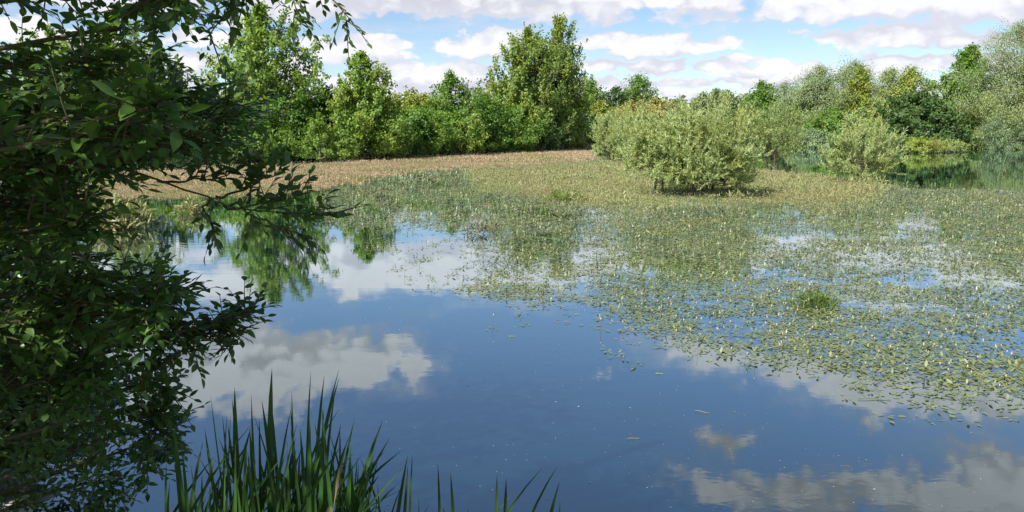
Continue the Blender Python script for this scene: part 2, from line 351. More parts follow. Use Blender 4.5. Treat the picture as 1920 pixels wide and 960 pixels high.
# ------------------------------------------------------------------ trees
def make_tree(seed, H, Wm, sp):
    """returns trunk, branches, crown meshes; origin at the foot"""
    r = np.random.default_rng(seed)
    P = dict(el=(50, 65), base=.08, n=46, prof='ovoid', twigs=6, clump=.06, leaves=15000, leaf=(.16, .26), asp=.6, droop=0., lean=0., up=.3, fill=.12)
    P.update(sp); Rr = Wm/2
    k = 9; s = np.linspace(0, 1, k)
    th = H*P.get('trunkh', .93)
    wob = np.cumsum(r.normal(0, .012*H, (k, 2)), 0)*.5; wob -= wob[0]
    tr = np.stack([wob[:, 0]+P['lean']*H*s**1.3, wob[:, 1], s*th], 1)
    rad = np.maximum(.017*H*(1-s)**.8*P.get('thick', 1), .012)
    trunk = tube(np.vstack([tr[:1]-[0, 0, .5], tr]), np.r_[rad[0]*1.25, rad], 8)
    def prof(h):
        if P['prof'] == 'ovoid': v = np.sin(np.pi*np.clip(h*.93+.09, 0, 1)**.85)**.75
        elif P['prof'] == 'cone': v = np.clip(1-h**1.7, 0, 1)**.8*np.clip(h/.15+.6, 0, 1)
        elif P['prof'] == 'dome': v = np.sqrt(np.clip(1-np.clip((h-.35)/.66, -.7, 1)**2, 0, 1))
        elif P['prof'] == 'column': v = np.clip(1-h**3.2, 0, 1)**.8*np.clip(.65+h*2, 0, 1)
        return np.maximum(v, .06)
    limbs = []; cl = []; cr = []
    ga = r.uniform(0, 6.28); s1, s2 = r.uniform(0, 50, 2)
    lob = lambda a, h: .66+.68*float(fbm(np.array([math.cos(a)*1.3+s1]), np.array([h*4.5+math.sin(a)*1.3+s2]), seed, 3)[0])
    for q in range(P.get('leaders', 0)):              # upright leaders that break the top into several tips
        a = r.uniform(0, 6.28); rr = Rr*r.uniform(.15, .75); top_h = H*(1-P.get('drop', .42)*(rr/Rr)**1.3)*r.uniform(.9, 1.03)
        p0 = np.array([0, 0, H*r.uniform(.25, .5)]); e = np.array([math.cos(a)*rr+P['lean']*H, math.sin(a)*rr, top_h])
        u = np.linspace(0, 1, 7)[:, None]; mid = np.array([e[0]*.85, e[1]*.85, p0[2]*.45+e[2]*.55]); c = (1-u)**2*p0+2*u*(1-u)*mid+u*u*e
        limbs.append(tube(c, np.linspace(.006*H, .008, 7), 5))
        for uu in np.linspace(.35, 1, 11):
            ix = uu*6; i0 = int(min(ix, 5)); cl.append(c[i0]+(c[i0+1]-c[i0])*(ix-i0)+r.normal(0, .012*H, 3)); cr.append(P['clump']*H*(1.5-uu*1.15)*r.uniform(.7, 1.2))
    for q in range(P['n']):
        hh = P['base']+(1-P['base'])*(q+.5)/P['n']
        ga += 2.4+r.normal(0, .35); el = R(r.uniform(*P['el']))*(.75+.35*hh)
        tgt_r = Rr*1.12*prof(hh)*lob(ga, hh)*r.uniform(.75, 1.08); rise = tgt_r*math.tan(el)
        h0 = max(hh*H-rise, .04*H+r.uniform(0, .05)*H); h0 = min(h0, th*.97)
        ix = h0/th*(k-1); a = int(min(ix, k-2)); p0 = tr[a]+(tr[a+1]-tr[a])*(ix-a)
        end = p0+np.array([math.cos(ga)*tgt_r, math.sin(ga)*tgt_r, max(hh*H-h0, .02*H)])
        if hh > .93: end = p0*.6+end*.4+np.array([0, 0, (hh*H-p0[2])*.6])
        mid = (p0+end)/2+np.array([math.cos(ga), math.sin(ga), -.6])*tgt_r*.12
        u = np.linspace(0, 1, 6)[:, None]; c = (1-u)**2*p0+2*u*(1-u)*mid+u*u*end
        c[:, 2] -= P['droop']*H*(u[:, 0]**3)*.25
        L = np.linalg.norm(end-p0); r0 = .006*H*(.35+L/(Rr+.1)*.5)
        limbs.append(tube(c, np.linspace(r0, .01, 6), 5))
        for w in range(P['twigs']):
            uu = r.uniform(.3, 1.0); ix2 = uu*5; b = int(min(ix2, 4)); s0 = c[b]+(c[b+1]-c[b])*(ix2-b)
            d = r.normal(0, 1, 3); d[2] = abs(d[2])*.6+P['up']; d /= np.linalg.norm(d)
            e = s0+d*L*.28*r.uniform(.5, 1.2); 
            if P['droop'] > 0: e2 = e+np.array([d[0]*.05*H, d[1]*.05*H, -P['droop']*H*r.uniform(.06, .16)])
            else: e2 = e+d*.03*H
            tw = np.stack([s0, e, e2]); limbs.append(tube(tw, [r0*.3+.006, .008, .005], 3))
            for uu2 in (.35, .75, 1.05):
                pt = s0+(e-s0)*min(uu2, 1) if uu2 < 1 else e2
                cl.append(pt); cr.append(P['clump']*H*r.uniform(.55, 1.25)*(.6+.4*prof(hh)))
    for q in range(int(P['n']*P['fill']*10)):                # inner growth, low down too
        hh = r.uniform(P['base'], .92); a = r.uniform(0, 6.28); rr = Rr*prof(hh)*lob(a, hh)*math.sqrt(r.uniform(0, .75))
        cl.append(np.array([math.cos(a)*rr+P['lean']*H*hh, math.sin(a)*rr, hh*H])); cr.append(P['clump']*H*r.uniform(.6, 1.1))
    cl = np.array(cl); cr = np.array(cr)
    n = P['leaves']; pick = r.choice(len(cl), n, p=cr**2/np.sum(cr**2))
    g = r.normal(0, 1, (n, 3)); g = g/np.linalg.norm(g, axis=1, keepdims=True)*(r.uniform(0, 1, (n, 1))**.45)
    st = np.array(P.get('stretch', (1, 1, .8)))
    pos = cl[pick]+g*cr[pick][:, None]*st
    pos[:, 2] = np.maximum(pos[:, 2], .02*H*r.uniform(.2, 1.5, n))
    cen = np.array([0, 0, H*.45]); out = norm(pos-cen); nrm = norm(g*.6+out*.5+r.normal(0, .55, (n, 3))+np.array([0, 0, .35]))
    ax = r.normal(0, 1, (n, 3)); 
    if P['droop'] > 0: ax = ax*.45+np.array([0, 0, -1.0])+out*.3
    elif P['up'] > .5: ax = ax*.5+np.array([0, 0, 1.0])+out*.3
    L = r.uniform(*P['leaf'], n)
    crown = leaf_quads(pos, norm(ax), nrm, L, L*P['asp'])
    return trunk, joinq(limbs), crown

SPEC = {
 'poplar': dict(leaders=8, el=(52, 68), base=.10, n=52, prof='ovoid', clump=.050, leaves=15000, leaf=(.20, .33), asp=.75, up=.7, fill=.10, mat='poplar'),
 'aspen':  dict(drop=.08, leaders=10, el=(48, 66), base=.06, n=60, prof='column', clump=.045, leaves=20000, leaf=(.22, .36), asp=.7, up=.9, fill=.16, mat='poplar_grey', stretch=(.8, .8, 1.3)),
 'lomb':   dict(leaders=3, el=(66, 76), base=.05, n=56, prof='column', clump=.040, leaves=15000, leaf=(.22, .36), asp=.65, up=1.0, fill=.1, mat='poplar_grey', stretch=(.8, .8, 1.4)),
 'alder':  dict(leaders=9, el=(38, 58), base=.04, n=46, prof='cone', clump=.060, leaves=14000, leaf=(.18, .30), asp=.7, up=.6, fill=.16, mat='green'),
 'round':  dict(leaders=4, el=(25, 55), base=.05, n=44, prof='dome', clump=.085, leaves=13000, leaf=(.20, .34), asp=.65, up=.35, fill=.2, mat='green'),
 'oak':    dict(el=(20, 50), base=.06, n=44, prof='dome', clump=.085, leaves=16000, leaf=(.26, .44), asp=.7, up=.2, fill=.22, mat='dark'),
 'willow': dict(el=(35, 60), base=.05, n=44, prof='dome', clump=.095, leaves=30000, leaf=(.26, .46), asp=.34, droop=.5, up=.3, fill=.2, mat='willow', stretch=(1, 1, .95)),
}
def spec(k, **kw):
    d = dict(SPEC[k]); d.update(kw); return d
def height_at(D, top): return EYE + D*math.tan(math.atan((CY-top)/F)-R(PITCH))
def plant(name, seed, px, D, top, wpx, sp, label, cat='tree', group=None, sink=0.0, mat=None):
    x = (px-CX)/F*D; gz = float(ground_z(x, D)); gz = max(gz, -.05)
    H = (height_at(D, top)-gz)*1.03; Wm = wpx/F*D*1.08
    tr, br, cr = make_tree(seed, H, Wm, sp)
    root = empty(name, (x, D, gz-sink), label, cat, group); root.rotation_euler.z = 0
    link('trunk', mesh_np('trunk', *tr, True), MT['bark'], root)
    link('branches', mesh_np('branches', *br, True), MT['bark'], root)
    link('crown', mesh_np('crown', *cr), MT[mat or sp['mat']], root)
    return root
def copy_tree(o, loc, sc=1, rz=0, label=None, parts=True):
    c = o.copy(); C.objects.link(c); c.location = loc; c.rotation_euler.z = rz; c.scale = (sc, sc, sc) if not hasattr(sc, '__len__') else sc
    if label: c['label'] = label
    for ch in o.children:
        d = ch.copy(); C.objects.link(d); d.parent = c
    return c

T = plant
# --- left bank, from left to right
T('poplar_tree', 1, 238, 68, 38, 185, spec('poplar'), 'tall loose poplar seen through the overhanging branches, left of the other bank trees')
T('poplar_tree', 2, 120, 70, 60, 170, spec('poplar', leaves=11000), 'tall poplar almost hidden behind the dark overhanging foliage at the far left')
T('young_poplar_tree', 3, 343, 72, 128, 62, spec('aspen', leaves=6000, n=34, leaf=(.18,.28), mat='green'), 'slim young poplar with a pointed dark top between two tall poplars')
T('round_tree', 4, 392, 66, 178, 130, spec('round', leaves=10000), 'low rounded green tree between the slim young poplar and the tallest left poplar')
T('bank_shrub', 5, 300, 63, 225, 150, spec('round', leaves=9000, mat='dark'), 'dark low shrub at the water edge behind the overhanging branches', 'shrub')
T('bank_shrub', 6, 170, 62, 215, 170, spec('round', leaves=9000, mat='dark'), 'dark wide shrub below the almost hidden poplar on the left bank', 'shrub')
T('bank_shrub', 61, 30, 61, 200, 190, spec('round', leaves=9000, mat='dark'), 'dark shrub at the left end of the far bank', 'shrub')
T('poplar_tree', 7, 508, 70, 22, 190, spec('poplar', leaves=30000, base=.2), 'tallest poplar on the left bank, open leafy crown with sky showing through')
T('bank_shrub', 8, 492, 65.5, 188, 150, spec('round', leaves=14000, leaf=(.16, .26)), 'dense bright green shrub standing in front of the tallest left poplar', 'shrub')
T('alder_tree', 9, 567, 68.5, 205, 84, spec('round', leaves=9000), 'mid-green rounded tree filling the foot of the tallest left poplar', 'tree')
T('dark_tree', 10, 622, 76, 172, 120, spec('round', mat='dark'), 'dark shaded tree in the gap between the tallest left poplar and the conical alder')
T('small_shrub', 11, 602, 64, 216, 56, spec('alder', leaves=4500, n=26, leaf=(.13, .21), mat='poplar'), 'small pointed light green sapling at the water edge before the dark gap', 'sapling')
T('small_shrub', 111, 648, 65, 252, 50, spec('round', leaves=3500, n=26, leaf=(.13, .21), mat='poplar'), 'low light green bush at the water edge right of the pointed sapling', 'shrub')
T('alder_tree', 12, 686, 69, 106, 140, spec('alder', leaves=23000, mat='poplar', prof='cone', leaders=14, drop=.25), 'conical light green tree with spiky top, right of the dark gap on the left bank')
T('bank_shrub', 121, 720, 70, 215, 90, spec('round', leaves=9000, mat='poplar', leaf=(.16,.28)), 'leafy bush leaning out from the foot of the conical tree', 'shrub')
T('yellow_tree', 13, 772, 86, 172, 110, spec('round', mat='yellow'), 'yellow-green rounded tree right of the conical tree')
T('bank_shrub', 14, 785, 77, 205, 110, spec('round', leaves=12000), 'fresh green shrub in front of the yellow-green tree', 'shrub')
T('alder_tree', 15, 848, 84, 142, 100, spec('alder', leaves=17000, n=50, prof='ovoid', drop=.2), 'fresh green tree with a ragged double tip in the middle of the left bank')
T('bank_shrub', 16, 858, 80, 210, 90, spec('round', leaves=10000, mat='poplar'), 'light green shrub at the foot of the ragged double-tipped tree', 'shrub')
T('pale_willow_tree', 17, 902, 112, 158, 64, spec('willow', leaves=9000), 'pale whitish willow top peeping out behind the bank left of the great poplar')
T('bank_shrub', 18, 908, 88, 180, 84, spec('round', leaves=11000), 'green shrub left of the great grey-green poplar', 'shrub')
T('great_poplar_tree', 19, 985, 98, 66, 138, spec('aspen', leaves=34000, n=80, leaf=(.24, .42)), 'great broad grey-green poplar in the middle of the picture')
T('poplar_tree', 20, 1052, 101, 43, 78, spec('lomb', leaves=22000, n=70, leaf=(.24, .42), lean=-.02), 'tall narrow poplar with wind-swept tip right behind the great broad poplar')
T('dark_tree', 21, 1068, 104, 178, 70, spec('round', mat='poplar_grey', leaves=9000), 'rounded dark grey-green tree under the right side of the narrow poplar')
T('bank_shrub', 22, 955, 92, 205, 120, spec('round', leaves=11000), 'bright green shrub spread under the great broad poplar', 'shrub')
T('bank_shrub', 23, 1010, 96, 228, 90, spec('round', leaves=8000, mat='dark'), 'dark shrub right under the great broad poplar at the water edge', 'shrub')
# --- far centre
T('round_tree', 24, 1104, 165, 153, 46, spec('round', leaves=7000, leaf=(.35,.55)), 'small round green treetop just right of the narrow poplar')
T('round_tree', 25, 1148, 170, 166, 60, spec('round', leaves=8000, leaf=(.35,.55), mat='dark'), 'dark green tree far behind the ochre willows')
T('round_tree', 26, 1190, 172, 143, 62, spec('round', leaves=11000, leaf=(.3,.5), leaders=7, drop=.25), 'pointed dark green tree far behind, the highest above the ochre willows')
T('ochre_tree', 27, 1122, 125, 192, 50, spec('round', leaves=8000, mat='yellow', leaf=(.25,.4)), 'rounded yellow tree beside the foot of the narrow poplar')
T('ochre_tree', 28, 1178, 118, 194, 66, spec('round', leaves=9000, mat='ochre', leaf=(.25,.4)), 'ochre rounded tree behind the pale willows on the mat')
T('ochre_tree', 29, 1225, 120, 187, 70, spec('round', leaves=9000, mat='ochre', leaf=(.25,.4)), 'ochre-topped tree close behind the left half of the big willow bush')
for q, (px, top, w, k) in enumerate([(1262, 182, 60, 'willow'), (1308, 168, 44, 'willow'), (1336, 163, 36, 'willow'), (1358, 166, 38, 'willow'), (1385, 172, 50, 'willow')]):
    T('far_willow_tree', 30+q, px, 190+q*2, top, w, spec('willow', leaves=6000, leaf=(.5, .8), asp=.4), 
      ['low pale willow far off above the big willow bush', 'domed grey-green willow far off, the leftmost of three small domes', 'narrow grey-green dome of a far willow, the middle one of three small domes', 'far grey-green willow, the third small dome', 'pale far willow beside the dark green tree'][q])
T('dark_tree', 36, 1416, 150, 158, 56, spec('round', leaders=6, drop=.3, leaves=9000, mat='green', leaf=(.35,.5)), 'dark green pointed tree between the far domes and the pale willows')
# --- right bank
T('willow_tree', 40, 1462, 150, 152, 110, spec('willow', leaves=34000, leaf=(.26, .42)), 'pale grey-green willow behind the thin willow shrub standing in water')
T('willow_tree', 41, 1528, 146, 118, 124, spec('willow', leaves=42000, leaf=(.26, .42)), 'broad silvery willow in the middle of the right bank')
T('willow_tree', 42, 1586, 150, 106, 96, spec('willow', leaves=34000, leaf=(.26, .42)), 'tallest silvery willow behind the vivid yellow-green tree')
T('yellow_tree', 43, 1600, 140, 132, 48, spec('aspen', leaves=10000, mat='yellow', leaf=(.28, .45)), 'narrow vivid yellow-green tree among the silvery willows')
T('round_tree', 44, 1560, 132, 205, 90, spec('round', leaves=11000, leaf=(.28, .45)), 'low green tree below the silvery willows')
T('willow_tree', 45, 1655, 138, 122, 96, spec('willow', leaves=30000, leaf=(.26, .42), mat='willow_green'), 'green willow with a yellowish top right of the vivid yellow-green tree')
T('yellow_tree', 46, 1692, 135, 130, 60, spec('round', leaves=9000, leaf=(.3, .45), mat='yellow'), 'yellow-olive rounded treetop behind the dark oak')
T('green_willow_tree', 47, 1640, 122, 190, 90, spec('round', leaves=12000, leaf=(.25, .42), mat='willow_green'), 'low olive-green tree left of the dark oak')
T('dark_oak_tree', 48, 1706, 112, 178, 112, spec('oak', leaves=20000), 'dark green oak with a rounded crown low over the right bank')
T('green_ash_tree', 49, 1792, 118, 93, 108, spec('alder', prof='ovoid', leaves=24000, leaf=(.26, .44), mat='green'), 'tall fresh green tree with feathery top left of the great willow')
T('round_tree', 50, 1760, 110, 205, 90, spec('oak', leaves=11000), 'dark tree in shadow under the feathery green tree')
T('great_willow_tree', 51, 1900, 108, 22, 215, spec('willow', leaves=90000, n=70, leaf=(.18, .31), clump=.075, leaders=6), 'great silvery willow at the right edge, its crown falling to the water')
T('willow_shrub', 52, 1838, 109, 170, 90, spec('willow', leaves=26000, leaf=(.16, .28), mat='willow_green'), 'green willow foot left of the great silvery willow', 'shrub')
T('willow_shrub', 53, 1880, 104, 205, 70, spec('willow', leaves=18000, leaf=(.15, .25), mat='blue_willow'), 'blue-grey willow shrub in front of the great silvery willow', 'shrub')
T('willow_shrub', 55, 1516, 115, 238, 56, spec('willow', leaves=6000, leaf=(.22, .38), mat='blue_willow'), 'small blue-grey willow bush at the far shore behind the thin willow', 'shrub')
T('low_bush', 56, 1722, 88, 258, 62, spec('round', leaves=6000, leaf=(.12, .2), mat='yellow'), 'low yellow-green bush standing in the water before the dark oak', 'shrub')
T('low_bush', 57, 1768, 92, 263, 60, spec('round', leaves=5000, leaf=(.12, .2), mat='willow_green'), 'low olive bush right of the yellow-green bush in the water', 'shrub')

# second row that closes the view behind the banks
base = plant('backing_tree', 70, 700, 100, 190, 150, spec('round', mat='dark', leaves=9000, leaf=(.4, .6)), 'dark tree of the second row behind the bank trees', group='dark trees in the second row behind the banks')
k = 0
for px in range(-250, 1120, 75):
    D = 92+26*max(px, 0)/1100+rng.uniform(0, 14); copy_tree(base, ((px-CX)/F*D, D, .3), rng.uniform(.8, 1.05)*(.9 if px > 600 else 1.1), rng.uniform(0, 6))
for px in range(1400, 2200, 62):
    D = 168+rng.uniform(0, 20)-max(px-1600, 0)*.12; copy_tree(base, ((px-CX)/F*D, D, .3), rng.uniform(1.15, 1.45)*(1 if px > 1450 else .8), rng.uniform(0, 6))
# far wood on the low hill at the horizon: one mass
Vs = []; 
n = 46000; ang = rng.uniform(-.78, .78, n); dist = rng.uniform(300, 520, n); xx = np.sin(ang)*dist; yy = np.cos(ang)*dist
zz = ground_z(xx, yy); topz = 6.5+9*fbm(xx/25, yy/25, 4)+3*(rng.uniform(0, 1, n)**2); zz = zz+topz*rng.uniform(0, 1, n)**.5
Pp = np.stack([xx, yy, zz], 1); L = rng.uniform(1.4, 2.6, n)
V, Fc = leaf_quads(Pp, norm(rng.normal(0, 1, (n, 3))), norm(rng.normal(0, .6, (n, 3))+np.array([0, -.6, .5])), L, L*.7)
tag(link('distant_wood', mesh_np('distant_wood', V, Fc), leaf_mat('distant_leaf', (.045, .085, .04), (.075, .12, .05), (.10, .13, .07), patch=.03)), 'far-off wood closing the horizon', 'wood', kind='stuff')

# ------------------------------------------------------------------ willows standing in the shallows
def osier(name, seed, px, base_py, top, wpx, label, nst=110, leaves=26000, mat='osier', stems=3, leaf=(.10, .17), spread=.5, bare=.05, asp=.24):
    r = np.random.default_rng(seed)
    g0 = G(px, base_py); D = g0[1]; H = height_at(D, top); Rr = wpx/F*D/2
    tubes = []; lp = []; la = []
    tops = []
    for s in range(stems):                            # main stems
        a = r.uniform(0, 6.28); o = np.array([math.cos(a), math.sin(a), 0])*Rr*.16*(s > 0)*r.uniform(.5, 1.6)
        e = o*1.8+np.array([r.normal(0, .05), r.normal(0, .05), H*.42])
        u = np.linspace(0, 1, 5)[:, None]; c = o+(e-o)*u+np.sin(u*3.1)*r.normal(0, .05, 3)*H*.3; c[0, 2] = -.4
        tubes.append(tube(c, np.linspace(.05, .022, 5)*H/3.4, 7)); tops.append(c)
    for q in range(nst):
        c = tops[q % stems]; b = r.uniform(.25, 1); ix = b*4; i0 = int(min(ix, 3)); p0 = c[i0]+(c[i0+1]-c[i0])*(ix-i0)
        a = r.uniform(0, 6.28); ce = 1-r.uniform(0, 1)**1.0*(1.75-bare); 
        th = math.acos(np.clip(ce, -1, 1)); rr = r.uniform(.82, 1.08)
        end = np.array([math.sin(th)*math.cos(a)*Rr, math.sin(th)*math.sin(a)*Rr, 0])*rr
        end[2] = H*(.46+.54*math.cos(th)*rr) if math.cos(th) > 0 else H*(.46+.50*math.cos(th)*1.1)
        end[2] = max(end[2], H*bare*.7)
        mid = p0*.5+end*.5+np.array([end[0]*.22, end[1]*.22, -.04*H])
        u = np.linspace(0, 1, 7)[:, None]; w = (1-u)**2*p0+2*u*(1-u)*mid+u*u*end
        tubes.append(tube(w, np.linspace(.012, .003, 7)*H/3.4, 4))
        for z in range(9):                            # side shoots pointing up and out
            uu = r.uniform(.25, 1); ix = uu*6; i0 = int(min(ix, 5)); s0 = w[i0]+(w[i0+1]-w[i0])*(ix-i0)
            d = norm(w[-1]-w[-3])*.6+r.normal(0, .42, 3)+np.array([0, 0, .62]); d = d/np.linalg.norm(d)
            Ls = H*r.uniform(.06, .17)*(1.1+uu*.15); s1 = s0+d*Ls
            lp.append((s0, s1))
    seg0 = np.array([a for a, b in lp]); seg1 = np.array([b for a, b in lp])
    n = leaves; pk = r.integers(0, len(seg0), n); u = r.uniform(0, 1, (n, 1)); P_ = seg0[pk]+(seg1-seg0)[pk]*u
    dd = norm((seg1-seg0)[pk]); side = norm(np.cross(dd, r.normal(0, 1, (n, 3))))
    ax = norm(dd+side*r.uniform(.4, 1.0, (n, 1))); nr = norm(np.cross(ax, np.cross(side, dd))+r.normal(0, .5, (n, 3))+np.array([0, 0, .2]))
    L = r.uniform(*leaf, n)*H/3.4; V, Fc = leaf_quads(P_, ax, nr, L, L*asp)
    root = empty(name, (g0[0], g0[1], 0), label, 'shrub')
    link('trunk', mesh_np('trunk', *joinq(tubes[:stems]), True), MT['bark_dark'], root)
    link('branches', mesh_np('branches', *joinq(tubes[stems:]), True), MT['twig'], root)
    link('crown', mesh_np('crown', V, Fc), MT[mat], root)
    return root
osier('willow_shrub', 101, 1242, 366, 200, 138, 'smaller bushy willow on dark stems, left one of the joined pair', nst=110, leaves=32000, stems=2, mat='osier', bare=.12)
osier('willow_shrub', 102, 1325, 368, 180, 190, 'largest silvery willow bush, right one of the joined pair on the mat', nst=200, leaves=52000, stems=4, bare=.10, asp=.2)
osier('willow_shrub', 103, 1612, 342, 222, 140, 'feathery silvery willow bush standing alone in front of the right-hand open water', nst=100, leaves=24000, stems=3, bare=.12)
osier('willow_shrub', 104, 1452, 318, 196, 112, 'thin see-through willow with bare pale stems behind the largest bush', nst=80, leaves=12000, stems=4, mat='willow_green', bare=.4)
osier('willow_shrub', 105, 1150, 302, 206, 84, 'pale green willow bush on the mat, furthest left of the willow bushes', nst=90, leaves=20000, stems=3, mat='osier')
osier('willow_shrub', 106, 1196, 306, 200, 96, 'yellowish willow bush behind the joined pair, with grey stems showing', nst=90, leaves=22000, stems=3, mat='osier')

# ------------------------------------------------------------------ plants floating on and standing in the water
MATS = [  # (polygon in photo pixels, density, kind) later entries win
 ([(140,352),(240,324),(440,313),(600,308),(760,298),(900,290),(1112,282),(1112,303),(960,310),(820,316),(730,328),(660,342),(600,356),(420,362),(260,372),(150,372)], .95, 'pink'),
 ([(700,335),(860,314),(1112,300),(1200,300),(1180,345),(1000,372),(940,430),(900,436),(800,425),(640,420),(600,400),(600,372)], .55, 'green'),
 ([(860,318),(1120,303),(1230,300),(1440,322),(1560,335),(1680,348),(1700,366),(1600,388),(1420,380),(1330,386),(1240,384),(1100,388),(1010,372),(900,352)], .95, 'tan'),
 ([(930,372),(1010,372),(1100,388),(1240,384),(1420,384),(1600,390),(1700,366),(1920,362),(2200,362),(2200,775),(1920,752),(1800,736),(1650,716),(1500,684),(1400,660),(1190,602),(1160,580),(1000,556),(900,545),(880,500),(940,440)], .85, 'green'),
 ([(1640,348),(1920,362),(2200,372),(2200,410),(1920,400),(1640,385)], .95, 'green'),
 ([(1085,392),(1200,398),(1190,450),(1100,462),(1060,440)], .22, 'green'),
 ([(1090,392),(1400,386),(1400,480),(1180,500),(1100,462)], .94, 'green'),
 ([(1390,384),(1470,388),(1540,430),(1480,470),(1400,440)], .62, 'green'),
 ([(660,440),(930,440),(900,545),(700,500)], .07, 'green'),
 ([(930,372),(1085,388),(1080,430),(930,425)], .8, 'green'),
 ([(880,440),(1090,440),(1100,520),(900,520)], .5, 'green'),
 ([(940,560),(1180,600),(1180,625),(960,592)], .10, 'green'),
 ([(1190,620),(1400,684),(1420,700),(1200,650)], .14, 'green'),
 ([(1680,752),(1920,785),(1920,800),(1700,772)], .15, 'green'),
 ([(1660,425),(1720,395),(1800,440),(1760,520),(1690,500)], .72, 'green'),
]
def classify(x, y):
    px, py = topix(np.stack([x, y, np.zeros_like(x)], -1))
    wob = (fbm(x*.35, y*.35, 21)-.5)
    px2 = px+wob*110*np.clip(14/np.maximum(y, 5), .25, 1.6); py2 = py+(fbm(x*.5+40, y*.5, 31)-.5)*np.clip(650/np.maximum(y, 5), 6, 60)
    px2 = px2+rng.normal(0, 1, len(x))*np.clip(220/np.maximum(y, 5), 7, 30); py2 = py2+rng.normal(0, 1, len(x))*np.clip(110/np.maximum(y, 5), 2.5, 14)
    d = np.zeros_like(x); k = np.zeros(len(x), int)
    for poly, de, kd in MATS:
        ins = in_poly(px2, py2, poly); d[ins] = de; k[ins] = {'green': 0, 'pink': 1, 'tan': 2}[kd]
    return px, py, d, k
def scatter(dmin, dmax, rho):
    """points on the water between two distances, rho per square metre"""
    half = .74; area = half*(dmax**2-dmin**2); n = int(area*rho)
    y = np.sqrt(rng.uniform(dmin**2, dmax**2, n)); x = rng.uniform(-half, half, n)*y
    px, py, d, k = classify(x, y)
    pt = fbm(x*1.1, y*1.1, 55)                         # open patches inside the mats
    big = fbm(x*.28, y*.28, 77)
    gap = np.where(k == 0, np.clip((pt-.25)*6, 0.25, 1)*np.clip((big-.20)*6, .55, 1), np.clip((pt-.22)*6, .25, 1))
    keep = rng.uniform(0, 1, n) < d*np.where(d > .9, np.maximum(gap, .8), gap)
    keep &= in_poly(x, y, LAKE)
    return x[keep], y[keep], k[keep], d[keep]

def hexleaf(P_, u, w, nn, L, Wl, cup):
    """oblong floating leaf, eight corners, two halves folded at the midrib"""
    prof = [(0, 0), (.12, .42), (.45, .5), (.82, .34), (1, 0)]
    L = L[:, None]; Wl = Wl[:, None]; cup = cup[:, None]
    top = [P_+u*L*a+w*Wl*b+nn*cup*(b*1.2+abs(a-.5)*.9-.45)*L for a, b in prof]
    bot = [P_+u*L*a-w*Wl*b+nn*cup*(b*1.2+abs(a-.5)*.9-.45)*L for a, b in prof[1:4]]
    V = np.stack(top+bot, 1); n = len(P_); idx = np.arange(n)[:, None]*8
    f1 = idx+np.array([[0, 1, 2, 3, 4]])*1
    # two quads + closing quads: 0-1-2-mid is avoided by splitting along 0..4 line
    F_ = np.concatenate([idx+np.array([[0, 5, 6, 2]]), idx+np.array([[0, 2, 1, 0]])], 0)
    quads = np.concatenate([idx+np.array([[1, 0, 5, 5]])], 0)
    return V, idx
def weed_leaves(x, y, per, Lr, tiltf, upr, name, mat, spread=.13, z0=.004):
    n0 = len(x); n = n0*per
    cx = np.repeat(x, per); cy = np.repeat(y, per); a = rng.uniform(0, 2*np.pi, n)
    L = rng.uniform(*Lr, n); off = rng.uniform(0, spread, n)*(L/.1)
    P_ = np.stack([cx+np.cos(a)*off, cy+np.sin(a)*off, np.full(n, z0)+rng.uniform(0, .006, n)], 1)
    el = np.abs(rng.normal(0, tiltf, n)); u_ = rng.uniform(0, 1, n) < upr; el = np.where(u_, rng.uniform(.3, 1.3, n), el)
    ax = np.stack([np.cos(a)*np.cos(el), np.sin(a)*np.cos(el), np.sin(el)], 1)
    nr = np.stack([-np.cos(a)*np.sin(el), -np.sin(a)*np.sin(el), np.cos(el)], 1)+rng.normal(0, .10, (n, 3))*np.where(u_, 3, 1)[:, None]
    nr = norm(nr); u, w = frame_from(nr, ax); Wl = L*rng.uniform(.28, .40, n)
    P_[:, 2] = np.maximum(P_[:, 2], Wl*.5*np.abs(w[:, 2])+.003)
    Lc = L[:, None]; Wc = Wl[:, None]
    V = np.stack([P_, P_+u*Lc*.22+w*Wc*.5, P_+u*Lc*.7+w*Wc*.46, P_+u*Lc, P_+u*Lc*.7-w*Wc*.46, P_+u*Lc*.22-w*Wc*.5], 1).reshape(-1, 3)
    me = mesh_np(name, V, np.arange(n*6).reshape(-1, 6))
    return link(name, me, mat)
MT['weed'] = leaf_mat('knotweed_leaf', (.10, .14, .075), (.19, .23, .12), (.21, .235, .09), rough=.48, trans=.12, patch=.6, spec=.5)
MT['weed_pink'] = leaf_mat('reddish_knotweed_leaf', (.34, .24, .15), (.42, .31, .21), (.28, .25, .10), trans=.2, patch=.2)
MT['weed_tan'] = leaf_mat('yellow_knotweed_leaf', (.185, .215, .08), (.29, .305, .13), (.27, .245, .11), trans=.2, patch=.25)
MT['flower'] = leaf_mat('knotweed_flower', (.40, .30, .27), (.50, .45, .36), (.40, .25, .23), rough=.8, trans=.2, patch=2)
MT['stem'] = leaf_mat('knotweed_stem', (.12, .09, .05), (.12, .14, .05), trans=.1, patch=3)
MT['fresh'] = leaf_mat('tuft_leaf', (.07, .125, .025), (.13, .19, .05), trans=.3, patch=2)

